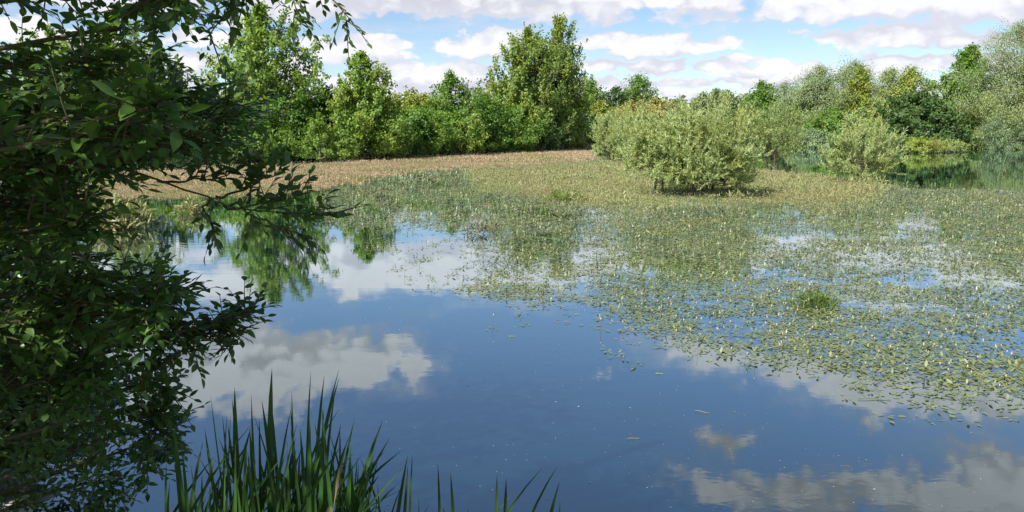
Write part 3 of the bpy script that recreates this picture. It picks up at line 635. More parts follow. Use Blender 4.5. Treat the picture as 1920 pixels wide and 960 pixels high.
MT['tuft'] = leaf_mat('yellow_tuft', (.12, .17, .04), (.20, .24, .07), trans=.3, patch=2)
bands = [(6.2, 13, 190, (.035, .080), 1), (13, 22, 150, (.040, .085), 1), (22, 36, 70, (.055, .10), 1.3), (36, 62, 26, (.10, .17), 1.6), (62, 112, 9, (.15, .26), 2.2)]
near_fl = []; far_fl = []
for bi, (d0, d1, rho, Lr, up) in enumerate(bands):
    x, y, k, d = scatter(d0, d1, rho)
    for kk, (nm, mt, ur, per) in enumerate([('floating_weed', 'weed', .10, 6), ('reddish_weed', 'weed_pink', .55, 7), ('yellowish_weed', 'weed_tan', .55, 7)]):
        s = k == kk
        if s.sum() < 5: continue
        o = weed_leaves(x[s], y[s], per if kk == 0 else 11, Lr if kk == 0 else tuple(v*.66 for v in Lr), .07, ur if kk else .05+.05*bi, nm, MT[mt], spread=.17 if kk == 0 else .15)
        lab = {'floating_weed': 'oval green leaves floating in mats on the water', 'reddish_weed': 'pinkish brown weed mat along the far left bank', 'yellowish_weed': 'yellowish weed mat around the willow bushes'}[nm]
        tag(o, lab, 'water weed', kind='stuff')
    pf = [.07, .11, .26, .5, .6][bi]
    s = rng.uniform(0, 1, len(x)) < pf
    fx, fy, fk = x[s], y[s], k[s]
    if bi == 0: near_fl = (fx, fy)
    else: far_fl.append((fx, fy, fk, np.full(len(fx), [1, 1, 1.1, 1.3, 1.6][bi])))

# flower spikes: the nearest as plants of their own, the others in one mass
def spike(h, r):
    lean = r.normal(0, .012, 2)
    st = tube(np.array([[0, 0, -.02], [lean[0]*.5, lean[1]*.5, h*.5], [lean[0], lean[1], h]]), [.0022, .002, .0018], 4)
    hl = r.uniform(.022, .040); zs = np.linspace(0, 1, 6); rr = np.array([.003, .0062, .0072, .0068, .0052, .0015])*r.uniform(.85, 1.2)
    pts = np.stack([lean[0]*(1+zs*.3), lean[1]*(1+zs*.3), h+zs*hl], 1)
    hd = tube(pts, rr, 7); Vh = hd[0]+r.normal(0, .0009, hd[0].shape)
    return st, (Vh, hd[1])
r = np.random.default_rng(5); protos = []
fx, fy = near_fl; order = np.argsort(np.hypot(fx, fy)); sel = order[:300]; rest = order[300:]
LAB = 'pinkish white flower spike on a thin stem rising from the floating leaves'
for q in range(8):
    st, hd = spike(r.uniform(.07, .19), r)
    o = empty('flower_spike', (float(fx[sel[q]]), float(fy[sel[q]]), 0), LAB, 'flower', 'flower spikes nearest along the edge of the leaf mat')
    link('stem', mesh_np('stem', *st, True), MT['stem'], o); link('flower_head', mesh_np('flower_head', *hd), MT['flower'], o)
    protos.append(o)
for q in range(8, len(sel)):
    copy_tree(protos[q % 8], (float(fx[sel[q]]), float(fy[sel[q]]), 0), float(r.uniform(.85, 1.25)), float(r.uniform(0, 6)))
far_fl.append((fx[rest], fy[rest], np.zeros(len(rest), int), np.ones(len(rest))))
X = np.concatenate([a[0] for a in far_fl]); Y = np.concatenate([a[1] for a in far_fl]); S = np.concatenate([a[3] for a in far_fl]); K = np.concatenate([a[2] for a in far_fl])
n = len(X); hgt = rng.uniform(.05, .14, n)*np.where(K > 0, 1.6, 1)*np.minimum(S, 1.6); hl = rng.uniform(.022, .042, n)*S; hw = rng.uniform(.006, .008, n)*S
b = np.stack([X, Y, hgt], 1); a3 = rng.uniform(0, 6.28, n)
ring = []
for q in range(3):
    ca = np.stack([np.cos(a3+q*2.094), np.sin(a3+q*2.094), np.zeros(n)], 1)*hw[:, None]
    ring.append(b+ca+np.stack([np.zeros(n), np.zeros(n), hl*.4], 1))
V = np.stack([b, *ring, b+np.stack([np.zeros(n), np.zeros(n), hl], 1)], 1).reshape(-1, 3); i0 = np.arange(n)[:, None]*5
Fc = np.concatenate([i0+np.array([[0, 2, 1]]), i0+np.array([[0, 3, 2]]), i0+np.array([[0, 1, 3]]), i0+np.array([[4, 1, 2]]), i0+np.array([[4, 2, 3]]), i0+np.array([[4, 3, 1]])])
tag(link('small_flowers', mesh_np('small_flowers', V, Fc), MT['flower']), 'countless pinkish flower spikes further out over the weed mats', 'flowers', kind='stuff')
s = S < 1.5; w = .0022
b0 = np.stack([X[s], Y[s], np.full(s.sum(), -.01)], 1); b1 = b[s]+[0, 0, .004]; sd = np.array([w, 0, 0])
V = np.stack([b0-sd, b0+sd, b1+sd*.7, b1-sd*.7], 1).reshape(-1, 3)
V2 = V.copy(); V2[:, :2] = V[:, :2]; 
tag(link('small_stems', mesh_np('small_stems', V, np.arange(len(V)).reshape(-1, 4)), MT['stem']), 'thin stems of the farther flower spikes', 'stems', kind='stuff')

# upright growth round the willows (grassy, yellowish)
def upright(polys, rho, hr, name, mat, label, kindtag=True, dens=1.0, zbase=0.0, wfac=.06, D=None):
    out = []
    for poly in polys:
        g = np.array([G(*p)[:2] for p in poly]); x0, y0 = g.min(0); x1, y1 = g.max(0)
        n = int((x1-x0)*(y1-y0)*rho); x = rng.uniform(x0, x1, n); y = rng.uniform(y0, y1, n)
        k = in_poly(x, y, g) & (rng.uniform(0, 1, n) < np.clip((fbm(x*.8, y*.8, 12)-.3)*4, .08, 1)); out.append(np.stack([x[k], y[k]], 1))
    q = np.concatenate(out); n = len(q); h = rng.uniform(*hr, n)*(.35+2.2*np.clip(fbm(q[:, 0]*.5, q[:, 1]*.5, 15)-.2, 0, 1)**1.3)
    P_ = np.stack([q[:, 0], q[:, 1], np.zeros(n)], 1); ax = norm(np.stack([rng.normal(0, .3, n), rng.normal(0, .3, n), np.ones(n)], 1))
    P_ = P_+ax*(h*rng.uniform(0, .7, n))[:, None]
    ax2 = norm(ax+rng.normal(0, .4, (n, 3))); nr = norm(rng.normal(0, 1, (n, 3))+[0, -.4, .3])
    L = rng.uniform(.07, .15, n)*h/.3; V, Fc = leaf_quads(P_, ax2, nr, L, L*.2)
    return tag(link(name, mesh_np(name, V, Fc), mat), label, 'water weed', kind='stuff')
upright([[(900,345),(1000,325),(1230,318),(1420,326),(1560,338),(1660,348),(1660,372),(1590,388),(1440,376),(1380,382),(1290,376),(1230,380),(1120,388),(1020,372)]], 200, (.18, .46), 'standing_weed', MT['weed_tan'], 'yellow-brown weed standing upright around the feet of the willows')
upright([[(1200,362),(1300,352),(1400,358),(1410,376),(1330,382),(1220,374)]], 120, (.15, .34), 'standing_weed', MT['fresh'], 'greener weed growing in the shade under the joined willows')

def tuft(px, py, wpx, hpx, n, label, mat, seed):
    r = np.random.default_rng(seed); g = G(px, py); D = g[1]; Rr = wpx/F*D/2; H = hpx/F*D
    a = r.uniform(0, 6.28, n); rr = Rr*np.sqrt(r.uniform(0, 1, n)); P_ = np.stack([np.cos(a)*rr, np.sin(a)*rr, np.zeros(n)], 1)
    rr = rr*r.uniform(.6, 1.5, n); P_ = np.stack([np.cos(a)*rr, np.sin(a)*rr, np.zeros(n)], 1); h = H*r.uniform(.25, 1.15, n)*np.clip(1-.5*(rr/Rr)**2, .25, 1)
    ax = norm(np.stack([np.cos(a)*.3*rr/Rr+r.normal(0, .2, n), np.sin(a)*.3*rr/Rr+r.normal(0, .2, n), np.ones(n)], 1))
    V1, F1 = leaf_quads(P_, ax, norm(r.normal(0, 1, (n, 3))), h, h*.05)
    m_ = n*3; pk = r.integers(0, n, m_); Q = P_[pk]+ax[pk]*(h[pk]*r.uniform(.2, .9, m_))[:, None]
    L = r.uniform(.25, .45, m_)*H; V2, F2 = leaf_quads(Q, norm(ax[pk]+r.normal(0, .8, (m_, 3))), norm(r.normal(0, 1, (m_, 3))), L, L*.2)
    V, Fc = joinq([(V1, F1), (V2, F2)])
    return tag(link('grass_tuft', mesh_np('grass_tuft', V, Fc), mat, loc=(g[0], g[1], 0)), label, 'grass tuft')
tuft(1528, 574, 74, 34, 200, 'small green grass tuft alone amid the floating leaves on the right', MT['fresh'], 1)
tuft(1060, 376, 66, 24, 240, 'yellow-green grass tuft at the front edge of the yellowish mat', MT['tuft'], 2)
tuft(905, 436, 60, 30, 60, 'sparse bare stalks sticking up at the edge of the open water', MT['stem'], 3)
tuft(225, 425, 90, 60, 420, 'straw-coloured grass tuft in the water behind the overhanging leaves', MT['weed_tan'], 4)
tuft(360, 400, 40, 34, 140, 'small yellowish tuft in the water above the mid branch', MT['weed_tan'], 6)

# dry grass along the banks
def bank_grass(path, n, hr, mat, label, inset=.6):
    pts = np.array([G(*p)[:2] for p in path]); seg = rng.integers(0, len(pts)-1, n); u = rng.uniform(0, 1, n)[:, None]
    q = pts[seg]*(1-u)+pts[seg+1]*u; q[:, 1] += rng.uniform(0, 1, n)**1.5*3.0; q[:, 0] += rng.normal(0, .3, n)
    cl = np.clip((fbm(q[:, 0]*.5, q[:, 1]*.2, 66)-.25)*2.2, .2, 1.2); h = rng.uniform(*hr, n)*cl
    P_ = np.stack([q[:, 0], q[:, 1], np.maximum(ground_z(q[:, 0], q[:, 1]), 0)], 1)
    ax = norm(np.stack([rng.normal(0, .3, n), rng.normal(0, .3, n), np.ones(n)], 1))
    V, Fc = leaf_quads(P_, ax, norm(rng.normal(0, 1, (n, 3))+[0, -1, 0]), h, h*.10)
    tag(link('bank_grass', mesh_np('bank_grass', V, Fc), mat), label, 'grass', kind='stuff')
MT['straw'] = leaf_mat('dry_grass', (.22, .19, .09), (.34, .28, .15), (.16, .17, .06), trans=.25, patch=.3)
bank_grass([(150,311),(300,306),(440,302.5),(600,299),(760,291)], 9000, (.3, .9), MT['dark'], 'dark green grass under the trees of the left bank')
bank_grass([(740,292),(760,291),(900,286),(1100,279)], 12000, (.6, 1.5), MT['straw'], 'straw-coloured grass tufts along the middle of the left bank')
bank_grass([(1112,273),(1250,268),(1400,266.5),(1500,265),(1580,268),(1690,274)], 12000, (.6, 1.6), MT['willow_green'], 'green reeds along the far shore')
bank_grass([(1690,274),(1800,277.5),(1920,281)], 9000, (.4, 1.1), MT['fresh'], 'green grass along the right bank')

# ------------------------------------------------------------------ floating bits
n = 2600; y = rng.uniform(4.0, 15, n)**1.0; x = rng.uniform(-.68, .68, n)*y
px, py, d, k = classify(x, y); kp = (d < .05) | (rng.uniform(0, 1, n) < .15); x, y = x[kp], y[kp]; n = len(x)
L = rng.uniform(.003, .009, n)*np.where(rng.uniform(0, 1, n) < .05, 2.5, 1); a = rng.uniform(0, 6.28, n)
V, Fc = leaf_quads(np.stack([x, y, np.full(n, .003)], 1), np.stack([np.cos(a), np.sin(a), np.zeros(n)], 1), norm(np.stack([rng.normal(0, .1, n), rng.normal(0, .1, n), np.ones(n)], 1)), L, L*.8)
tag(link('floating_specks', mesh_np('floating_specks', V, Fc), leaf_mat('speck', (.25, .28, .25), (.55, .55, .5), rough=.7, trans=0, patch=2)), 'tiny pale seeds and fluff scattered on the open water', 'debris', kind='stuff')
def floater(name, px, py, L, Wd__, ang, mat, label):
    g = G(px, py, .005); u = np.array([math.cos(ang), math.sin(ang), 0]); w = np.array([-u[1], u[0], 0])
    s = np.linspace(0, 1, 9); wd = np.sin(np.pi*s**.85)**.8*Wd__*.5+.0008; bend = np.sin(s*2.6)*L*.08
    c = g+u[None]*(s[:, None]*L-L/2)+w[None]*bend[:, None]; zz = np.array([0, 0, 1.])*(.004*np.sin(s*6))[:, None]
    V = np.concatenate([c-w*wd[:, None]+zz+[0, 0, .004], c+zz, c+w*wd[:, None]+zz+[0, 0, .004]]); i = np.arange(8)[:, None]
    Fc = np.concatenate([i+np.array([[0, 1, 10, 9]]), i+9+np.array([[0, 1, 10, 9]])])
    return tag(link(name, mesh_np(name, V, Fc, True), mat), label, name.replace('_', ' '))
MT['floatleaf'] = leaf_mat('fallen_leaf', (.2, .3, .1), (.3, .36, .14), trans=.1)
floater('floating_leaf', 1236, 701, .085, .02, .1, MT['floatleaf'], 'pale green leaf floating alone on open water below the mat')
floater('floating_twig', 1188, 823, .12, .008, .15, MT['straw'], 'thin straw-coloured twig floating on the dark open water')
floater('floating_twig', 1316, 773, .14, .008, -.5, MT['straw'], 'bent pale stalk floating between the open water and the mat')
floater('floating_leaf', 960, 631, .09, .018, .3, MT['floatleaf'], 'single small green leaf floating in the centre of the open water')
floater('floating_leaf', 1700, 728, .1, .04, .3, MT['floatleaf'], 'broad yellowish leaf floating at the front edge of the mat')
floater('floating_twig', 1640, 750, .3, .012, -.1, MT['fresh'], 'long green strand of weed drifting just off the front of the mat')

# ------------------------------------------------------------------ stones on the near left bank
MT['stone'] = bark_mat('pale_stone', (.20, .19, .17), (.38, .36, .33), 6)
def stone(px, py, sz, seed, label):
    r = np.random.default_rng(seed); u = np.linspace(0, math.pi, 14); v = np.linspace(0, 2*math.pi, 20, endpoint=False)
    U, Vv = np.meshgrid(u, v, indexing='ij'); d = np.stack([np.sin(U)*np.cos(Vv), np.sin(U)*np.sin(Vv), np.cos(U)], -1)
    pl = norm(r.normal(0, 1, (9, 3))); cut = np.minimum(1, (.78/np.maximum((d@pl.T).max(-1), .3)))
    V = d*cut[..., None]*np.array([1, .8, .5])*sz*(1+.06*(fbm(d[..., 0]*4+5, d[..., 1]*4+d[..., 2]*3+5, seed)-.5)[..., None])
    V = V.reshape(-1, 3); i = np.arange(13)[:, None]*20; j = np.arange(20)[None]; Fc = np.stack([i+j, i+(j+1) % 20, i+20+(j+1) % 20, i+20+j], -1).reshape(-1, 4)
    g = G(px, py, .3)
    for _ in range(4): g = G(px, py, float(ground_z(g[0], g[1])))
    o = link('stone', mesh_np('stone', V, Fc, True), MT['stone'], loc=(g[0], g[1], float(ground_z(g[0], g[1]))+sz*.15)); o.rotation_euler.z = r.uniform(0, 6)
    return tag(o, label, 'stone')
stone(30, 905, .20, 1, 'largest pale stone under the leaves in the bottom left corner')
stone(85, 945, .15, 2, 'flat pale stone right of the largest one at the bottom left')
stone(12, 850, .13, 3, 'small pale stone above the largest one at the left edge')
stone(130, 900, .10, 4, 'small grey stone among the lowest leaves near the water')
stone(25, 965, .16, 5, 'grey stone at the very bottom left, half out of the picture')

# ------------------------------------------------------------------ overhanging foreground tree
LEAFP = [(0, 0, 0), (.10, .20, .02), (.30, .46, .03), (.52, .50, .02), (.76, .32, -.02), (1, 0, -.10)]
def real_leaves(P_, A, Nn, L, fold=.25, curl=.15):
    """pointed oval leaves with a folded midrib"""
    u, w = frame_from(Nn, A); n = len(P_); rows = []
    Wl = L*rng.uniform(.40, .55, n); cr = rng.normal(curl, .12, n)
    for (a, b, c) in LEAFP:
        ctr = P_+u*(L*a)[:, None]-Nn*(L*cr*a*a)[:, None]
        rows.append((ctr, ctr+w*(Wl*b)[:, None]+Nn*(Wl*b*fold)[:, None], ctr-w*(Wl*b)[:, None]+Nn*(Wl*b*fold)[:, None]))
    V = [rows[0][0]]; 
    for q in range(1, 5): V += list(rows[q])
    V.append(rows[5][0]); V = np.stack(V, 1)           # 0 base; 1,2,3 | 4,5,6 | 7,8,9 | 10,11,12 ; 13 tip
    tri = [(0, 1, 2, 2), (0, 3, 1, 1)]
    idx = np.arange(n)[:, None]*14
    q4 = []
    for s in range(3):
        a = 1+3*s; q4 += [(a, a+3, a+4, a+1), (a, a+2, a+5, a+3)]
    t3 = [(0, 1, 2), (0, 3, 1), (10, 13, 11), (10, 12, 13)]
    return V.reshape(-1, 3), idx, q4, t3
def leaf_mesh(name, sets):
    P_ = np.concatenate([s[0] for s in sets]); A = np.concatenate([s[1] for s in sets]); Nn = np.concatenate([s[2] for s in sets]); L = np.concatenate([s[3] for s in sets])
    V, idx, q4, t3 = real_leaves(P_, A, norm(Nn), L)
    fq = np.concatenate([idx+np.array([q]) for q in q4]); ft = np.concatenate([idx+np.array([q]) for q in t3])
    me = bpy.data.meshes.new(name); nq, ntr = len(fq), len(ft)
    me.vertices.add(len(V)); me.vertices.foreach_set('co', V.astype(np.float32).ravel())
    me.loops.add(nq*4+ntr*3); me.loops.foreach_set('vertex_index', np.concatenate([fq.ravel(), ft.ravel()]).astype(np.int32))
    me.polygons.add(nq+ntr); me.polygons.foreach_set('loop_start', np.concatenate([np.arange(nq)*4, nq*4+np.arange(ntr)*3]).astype(np.int32))
    me.polygons.foreach_set('use_smooth', np.ones(nq+ntr, bool)); me.update(calc_edges=True)
    return me
def twig_leaves(p0, d, Lt, ll, r, hang=0.0):
    """a leafy twig; returns its points and leaf set"""
    k = 7; u = np.linspace(0, 1, k)[:, None]; bend = r.normal(0, .12, 3)+np.array([0, 0, -hang])
    c = p0+d*Lt*u+bend*Lt*u*u
    n = max(int(Lt/(.36*ll)), 4); t = np.linspace(.08, 1, n); ix = t*(k-1); i0 = np.minimum(ix.astype(int), k-2); f = (ix-i0)[:, None]
    P_ = c[i0]*(1-f)+c[i0+1]*f; tan = norm(c[i0+1]-c[i0]); up = np.array([0, 0, 1.])
    side = norm(np.cross(tan, up)+1e-6); sg = np.where(np.arange(n) % 2 == 0, 1., -1.)[:, None]
    spin = r.normal(0, .5, (n, 1)); sd = side*sg*np.cos(spin)+np.cross(side, tan)*np.sin(spin)
    A = norm(tan*.65+sd*.85+r.normal(0, .18, (n, 3))+np.array([0, 0, -hang*.6]))
    A[-1] = tan[-1]
    Nn = norm(np.cross(tan, sd)*sg*-1+up*.5+r.normal(0, .32, (n, 3)))
    L = ll*r.uniform(.7, 1.15, n)*(1-.25*np.abs(t-.55)); return c, (P_, A, Nn, L)
tree_root = empty('overhanging_tree', (-3.3, 2.0, float(ground_z(-3.3, 2.0))), 'dark leafy tree leaning in from the left edge over the near water', 'tree')
TO = np.array(tree_root.location)
trunk_pts = np.array([[-3.3, 2.0, -.2], [-3.25, 2.05, 1.0], [-3.1, 2.1, 2.2], [-3.0, 2.0, 3.4], [-2.9, 1.8, 4.8], [-2.8, 1.5, 6.2]])
link('trunk', mesh_np('trunk', *(lambda a: (a[0]-TO, a[1]))(tube(trunk_pts, [.14, .115, .10, .085, .06, .03], 12)), True), MT['bark_dark'], tree_root)
def trunk_at(z):
    for a, b in zip(trunk_pts[:-1], trunk_pts[1:]):
        if a[2] <= z <= b[2]: return a+(b-a)*(z-a[2])/(b[2]-a[2])
    return trunk_pts[-1] if z > 3 else trunk_pts[0]
def bough(tip, via, tw, tlen, ll, seed, hang=0., start=.25, z0=None, s0=None, tl=1.0, spread=.8, fw=.55):
    """a branch from the trunk through 'via' to 'tip' (photo px, py, distance) with leafy twigs"""
    r = np.random.default_rng(seed); e = Wd(*tip); v = Wd(*via) if via else None
    s0_ = s0; s0 = trunk_at(np.clip(e[2]-.3, .5, 6)) if s0 is None else Wd(*s0)
    if v is None: v = (s0+e)/2+np.array([0, .1, .15])
    k = 14; u = np.linspace(0, 1, k)[:, None]; m_ = 2*v-.5*(s0+e)
    c = (1-u)**2*s0+2*u*(1-u)*m_+u*u*e; c = c+np.cumsum(r.normal(0, .008, c.shape), 0)
    parts = [tube(c, np.linspace(.013 if s0_ is None else .0055, .002, k), 6)]; sets = []
    tan = norm(np.gradient(c, axis=0))
    for q in range(tw):
        t = start+(1-start)*(q+r.uniform(0, 1))/tw; ix = t*(k-1); i0 = int(min(ix, k-2)); p = c[i0]+(c[i0+1]-c[i0])*(ix-i0)
        d = tan[i0]*fw+r.normal(0, .45, 3)*spread+np.array([0, 0, .12-hang]); d /= np.linalg.norm(d)
        cc, st = twig_leaves(p, d, tlen*r.uniform(.5, 1.15)*(1.15-.5*t), ll, r, hang)
        parts.append(tube(cc, np.linspace(.0035, .0012, len(cc)), 4)); sets.append(st)
    cc, st = twig_leaves(c[-3], norm(c[-1]-c[-3]), np.linalg.norm(c[-1]-c[-3])*1.05, ll, r, hang); sets.append(st)
    V, Fc = joinq(parts); o = link('branch', mesh_np('branch', V-TO, Fc, True), MT['twig'], tree_root)
    sets = [(s[0]-TO, s[1], s[2], s[3]) for s in sets]
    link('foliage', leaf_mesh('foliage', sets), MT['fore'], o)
    return o
sd = 200
# top overhang
for tip, via, tw, tl, ll, hg in [
  ((700,34,3.2),(300,-60,3.0),13,.24,.058,.35), ((600,10,3.0),(250,-70,2.9),14,.24,.058,.4), ((500,40,3.1),(200,-60,2.8),14,.26,.06,.35),
  ((430,95,2.8),(230,-30,2.6),9,.22,.06,.3), ((350,50,2.9),(120,-30,2.7),22,.30,.06,.2), ((270,40,2.5),(60,-20,2.4),26,.30,.06,.1),
  ((300,10,2.3),(100,-60,2.3),34,.30,.06,.15),((190,90,2.6),(60,80,2.5),7,.2,.06,.2),((140,150,2.4),(0,120,2.4),34,.28,.06,.1),
  # middle
  ((255,150,3.3),(80,170,3.0),40,.3,.06,0),((320,205,3.0),(150,200,2.8),36,.28,.06,0),((300,120,3.4),(120,100,3.1),26,.26,.06,0),
  ((425,190,3.3),(250,220,3.0),36,.26,.062,-.05),((450,205,3.5),(300,250,3.2),26,.24,.06,0),((400,240,3.0),(200,260,2.8),40,.28,.062,0),
  ((410,262,3.3),(250,280,3.0),30,.26,.062,0),((330,285,2.7),(150,280,2.6),40,.26,.062,0),((220,240,2.0),(60,230,2.1),30,.24,.07,0),((260,200,1.9),(90,240,2.0),24,.22,.075,0),
  ((130,330,2.5),(10,320,2.5),34,.28,.062,0),((215,305,2.9),(80,300,2.8),22,.26,.06,0),((60,400,2.6),(-60,390,2.5),34,.28,.06,.05),((85,445,2.8),(-20,420,2.7),28,.26,.06,.1),
  # lower
  ((120,505,3.0),(10,480,2.8),28,.28,.062,0),((290,560,3.1),(110,540,2.9),26,.26,.062,-.1),((340,575,3.0),(150,570,2.8),40,.26,.062,-.1),
  ((468,598,3.1),(240,650,2.8),30,.22,.062,-.12),((430,640,3.0),(220,650,2.8),34,.22,.06,0),((350,672,2.9),(150,640,2.8),40,.26,.06,0),
  ((240,620,2.3),(80,600,2.3),36,.24,.066,0),((310,725,3.0),(120,700,2.8),40,.26,.058,.05),((320,775,3.2),(120,760,3.0),38,.26,.056,.1),
  ((290,835,3.1),(110,800,2.9),40,.26,.056,.1),((325,872,3.3),(140,850,3.0),34,.24,.054,.1),((300,905,3.4),(120,880,3.1),36,.24,.054,.1),((200,960,3.2),(60,920,3.0),32,.24,.054,.05),
  ((120,760,2.6),(0,740,2.5),40,.28,.06,.05),((150,680,2.5),(20,660,2.5),40,.28,.06,0),((110,560,2.4),(0,560,2.4),40,.28,.06,0),((90,480,2.3),(0,470,2.3),36,.28,.06,0),
  ((60,250,2.6),(-60,240,2.5),40,.3,.06,0),((50,330,2.4),(-60,330,2.3),40,.3,.06,0),((40,640,2.4),(-60,640,2.3),34,.3,.06,0),((190,860,2.8),(60,800,2.7),18,.26,.056,.1)]:
    bough((tip[0]-(40 if tip[0] > 130 else 0), tip[1], tip[2]), via, int(tw*1.9), tl*.74, ll*.84, sd, hang=hg*.6, spread=1.0); sd += 1
# the long bare branch across the middle, with two leafy ends
bough((622,390,3.1), (415,372,3.1), 13, .17, .062, 300, hang=.05, start=.60, s0=(90,235,2.9), fw=.5, spread=.7)
bough((606,350,3.15), (500,372,3.1), 14, .14, .062, 301, hang=-.35, start=.30, s0=(420,378,3.1), fw=.4, spread=.6)
bough((530,330,3.12), (470,355,3.1), 10, .13, .062, 305, hang=-.35, start=.30, s0=(400,372,3.1), fw=.4, spread=.6)
bough((440,335,3.05), (380,330,3.0), 12, .14, .062, 306, hang=-.2, start=.3, s0=(300,338,3.0), fw=.4, spread=.8)
bough((575,436,3.1), (480,405,3.1), 10, .12, .055, 302, hang=.35, start=.35, s0=(430,378,3.1), fw=.4, spread=.6)
bough((412,440,3.05), (400,405,3.05), 6, .09, .05, 303, hang=.4, start=.4, s0=(398,372,3.05), fw=.4, spread=.4)
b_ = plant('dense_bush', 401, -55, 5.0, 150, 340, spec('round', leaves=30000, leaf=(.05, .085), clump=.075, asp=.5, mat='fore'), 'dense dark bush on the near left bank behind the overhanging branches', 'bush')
# the crown overhead, out of the picture: it keeps the near bank in shade
r = np.random.default_rng(77)
n = 8200; cen = np.array([(-3.4, .2, 5.4), (-2.2, .0, 5.7), (-4.6, 1.0, 5.0), (-3.0, -1.4, 4.8), (-1.2, -1.6, 4.9), (-4.2, -.6, 4.2), (-4.6, .6, 3.6), (-2.0, -2.4, 4.0), (-5.0, 2.2, 4.6), (-4.2, 2.6, 5.6), (-5.2, 1.4, 2.8),(-5.0, 2.4, 3.4)])
pk = r.integers(0, len(cen), n); g = norm(r.normal(0, 1, (n, 3)))*r.uniform(0, 1, (n, 1))**.4*np.array([1.1, 1.1, .7])
V, Fc = leaf_quads(cen[pk]+g-TO, norm(r.normal(0, 1, (n, 3))), norm(r.normal(0, .6, (n, 3))+[-.5, -.5, .7]), r.uniform(.10, .16, n), r.uniform(.06, .09, n))
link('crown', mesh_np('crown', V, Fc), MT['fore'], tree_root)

# ------------------------------------------------------------------ reeds at the near edge
MT['dead_reed'] = leaf_mat('dead_reed', (.13, .10, .045), (.20, .16, .08), trans=.15, patch=3)
def blade(base, tip, w, bow, r, kink=None):
    k = 14; u = np.linspace(0, 1, k); b = np.array(base); e = np.array(tip); m_ = (b+e)/2+bow
    c = ((1-u)**2)[:, None]*b+(2*u*(1-u))[:, None]*m_+(u*u)[:, None]*e
    tan = norm(np.gradient(c, axis=0)); a = r.uniform(-.7, .7); wd = np.array([math.cos(a), math.sin(a), 0]); side = norm(np.cross(np.cross(tan, wd), tan)); nr = np.cross(side, tan)
    prof = w*.5*np.minimum(1, (.35+u*3))*np.clip((1-u)/.38, 0, 1)**.55+.0004
    V = np.concatenate([c-side*prof[:, None]+nr*prof[:, None]*.35, c, c+side*prof[:, None]+nr*prof[:, None]*.35]); i = np.arange(k-1)[:, None]
    return V, np.concatenate([i+np.array([[0, 1, k+1, k]]), i+k+np.array([[0, 1, k+1, k]])])
def reed_clump(name, cx, cy, tips, rand, seed, label):
    r = np.random.default_rng(seed); root = empty(name, (cx, cy, 0), label, 'reeds'); o3 = np.array([cx, cy, 0])
    for (px, py, D, bpx, w, bow) in tips:
        e = Wd(px, py, D); bx = (bpx-CX)/F*2.75; b = np.array([bx, 2.75+r.uniform(-.12, .15), 0.0])
        V, Fc = blade(b, e, w*2.0, np.array([bow*2.6, 0, .12]), r); link('blade', mesh_np('blade', V-o3, Fc, True), MT['reed'], root)
    for (x0, x1, y0, y1, n) in rand:
        for q in range(n):
            mt_ = MT['dead_reed'] if r.uniform() < .03 else MT['reed']
            px = r.uniform(x0, x1); py = y0+(y1-y0)*r.uniform(0, 1); D = r.uniform(2.5, 3.1); e = Wd(px, py, D); b = np.array([e[0]+r.normal(0, .15)-.05, D+r.uniform(-.15, .15), 0.0])
            bend = r.uniform()
            if bend < .55: s_ = r.uniform(.06, .30); e = e+np.array([s_, 0, -s_*.35]); b[0] -= s_*.2
            V, Fc = blade(b, e, r.uniform(.009, .025), np.array([r.normal(0, .04)-(e[0]-b[0])*.38, 0, .16]), r); link('blade', mesh_np('blade', V-o3, Fc, True), mt_, root)
    return root
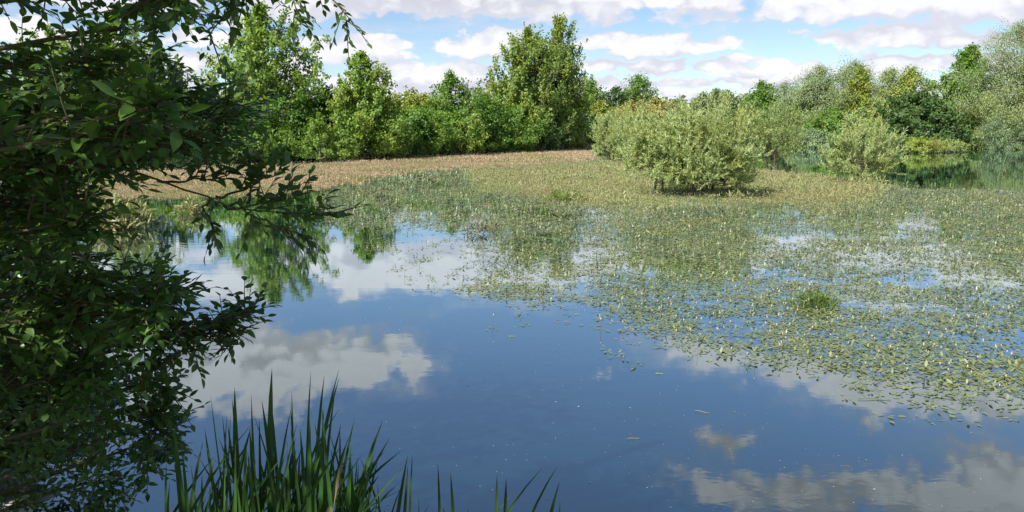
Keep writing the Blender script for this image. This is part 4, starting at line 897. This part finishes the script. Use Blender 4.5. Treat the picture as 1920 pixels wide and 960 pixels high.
reed_clump('reed_clump', -.95, 2.75, [
 (510,690,2.8,520,.017,-.03),(395,740,2.8,425,.007,-.01),(440,726,2.75,470,.016,-.03),(471,740,2.8,460,.010,0),(491,751,2.7,455,.012,.02),(547,735,2.9,515,.007,0),(583,697,2.9,540,.007,-.02),
 (635,694,2.9,545,.008,-.05),(636,709,2.85,540,.010,-.06),(608,705,2.9,550,.009,-.03),(628,736,2.8,560,.009,-.03),(544,762,2.8,545,.006,0),(435,747,2.8,440,.008,0),(509,752,2.8,512,.008,0),
 (665,784,2.7,565,.010,-.03),(717,790,2.7,590,.012,-.05),(326,790,2.6,372,.015,-.02),(417,780,2.7,400,.010,.01),(384,804,2.7,395,.014,0),(427,796,2.7,480,.016,-.02),(607,770,2.7,560,.012,0),
 (658,833,2.6,600,.012,0),(637,800,2.7,590,.007,0),(604,766,2.8,590,.006,0),(590,795,2.65,625,.013,.02),(468,805,2.6,460,.014,0),(538,827,2.6,530,.012,0),(660,870,2.6,620,.012,0),
 (312,870,2.5,360,.010,-.05),(358,872,2.7,380,.008,0),(340,830,2.6,300,.009,.02),(318,905,2.4,365,.012,-.06)],
 [(380,650,765,930,95),(355,680,850,960,130)], 11, 'dense dark clump of tall sword-like reeds at the bottom edge left of centre')
reed_clump('reed_clump', -.35, 2.75, [(764,855,2.7,690,.012,-.02),(773,853,2.7,735,.008,0),(765,872,2.7,710,.010,0),(708,905,2.7,705,.007,0),(684,906,2.7,690,.005,0),(690,905,2.7,700,.006,0),(663,912,2.7,668,.008,0)],
 [(690,760,925,990,8)], 12, 'small open group of reed blades right of the dense clump')
reed_clump('reed_clump', -.15, 2.75, [(821,870,2.7,815,.008,0),(845,887,2.7,860,.011,0),(785,930,2.7,780,.006,0),(825,946,2.7,822,.008,0)], [(780,880,940,990,5)], 13, 'few short upright reed blades near the middle of the bottom edge')
reed_clump('reed_clump', .0, 2.75, [(932,889,2.7,920,.010,0),(949,896,2.7,928,.013,0),(1017,877,2.8,900,.006,-.12),(1045,874,2.8,965,.008,-.08),(1049,903,2.7,1000,.012,-.03),(964,922,2.8,850,.004,-.10),(1050,940,2.7,1045,.007,0)],
 [(890,1010,945,1000,6)], 14, 'loose group of lighter arching reed blades right of the middle of the bottom edge')
print('faces', sum(len(m_.polygons) for m_ in bpy.data.meshes))
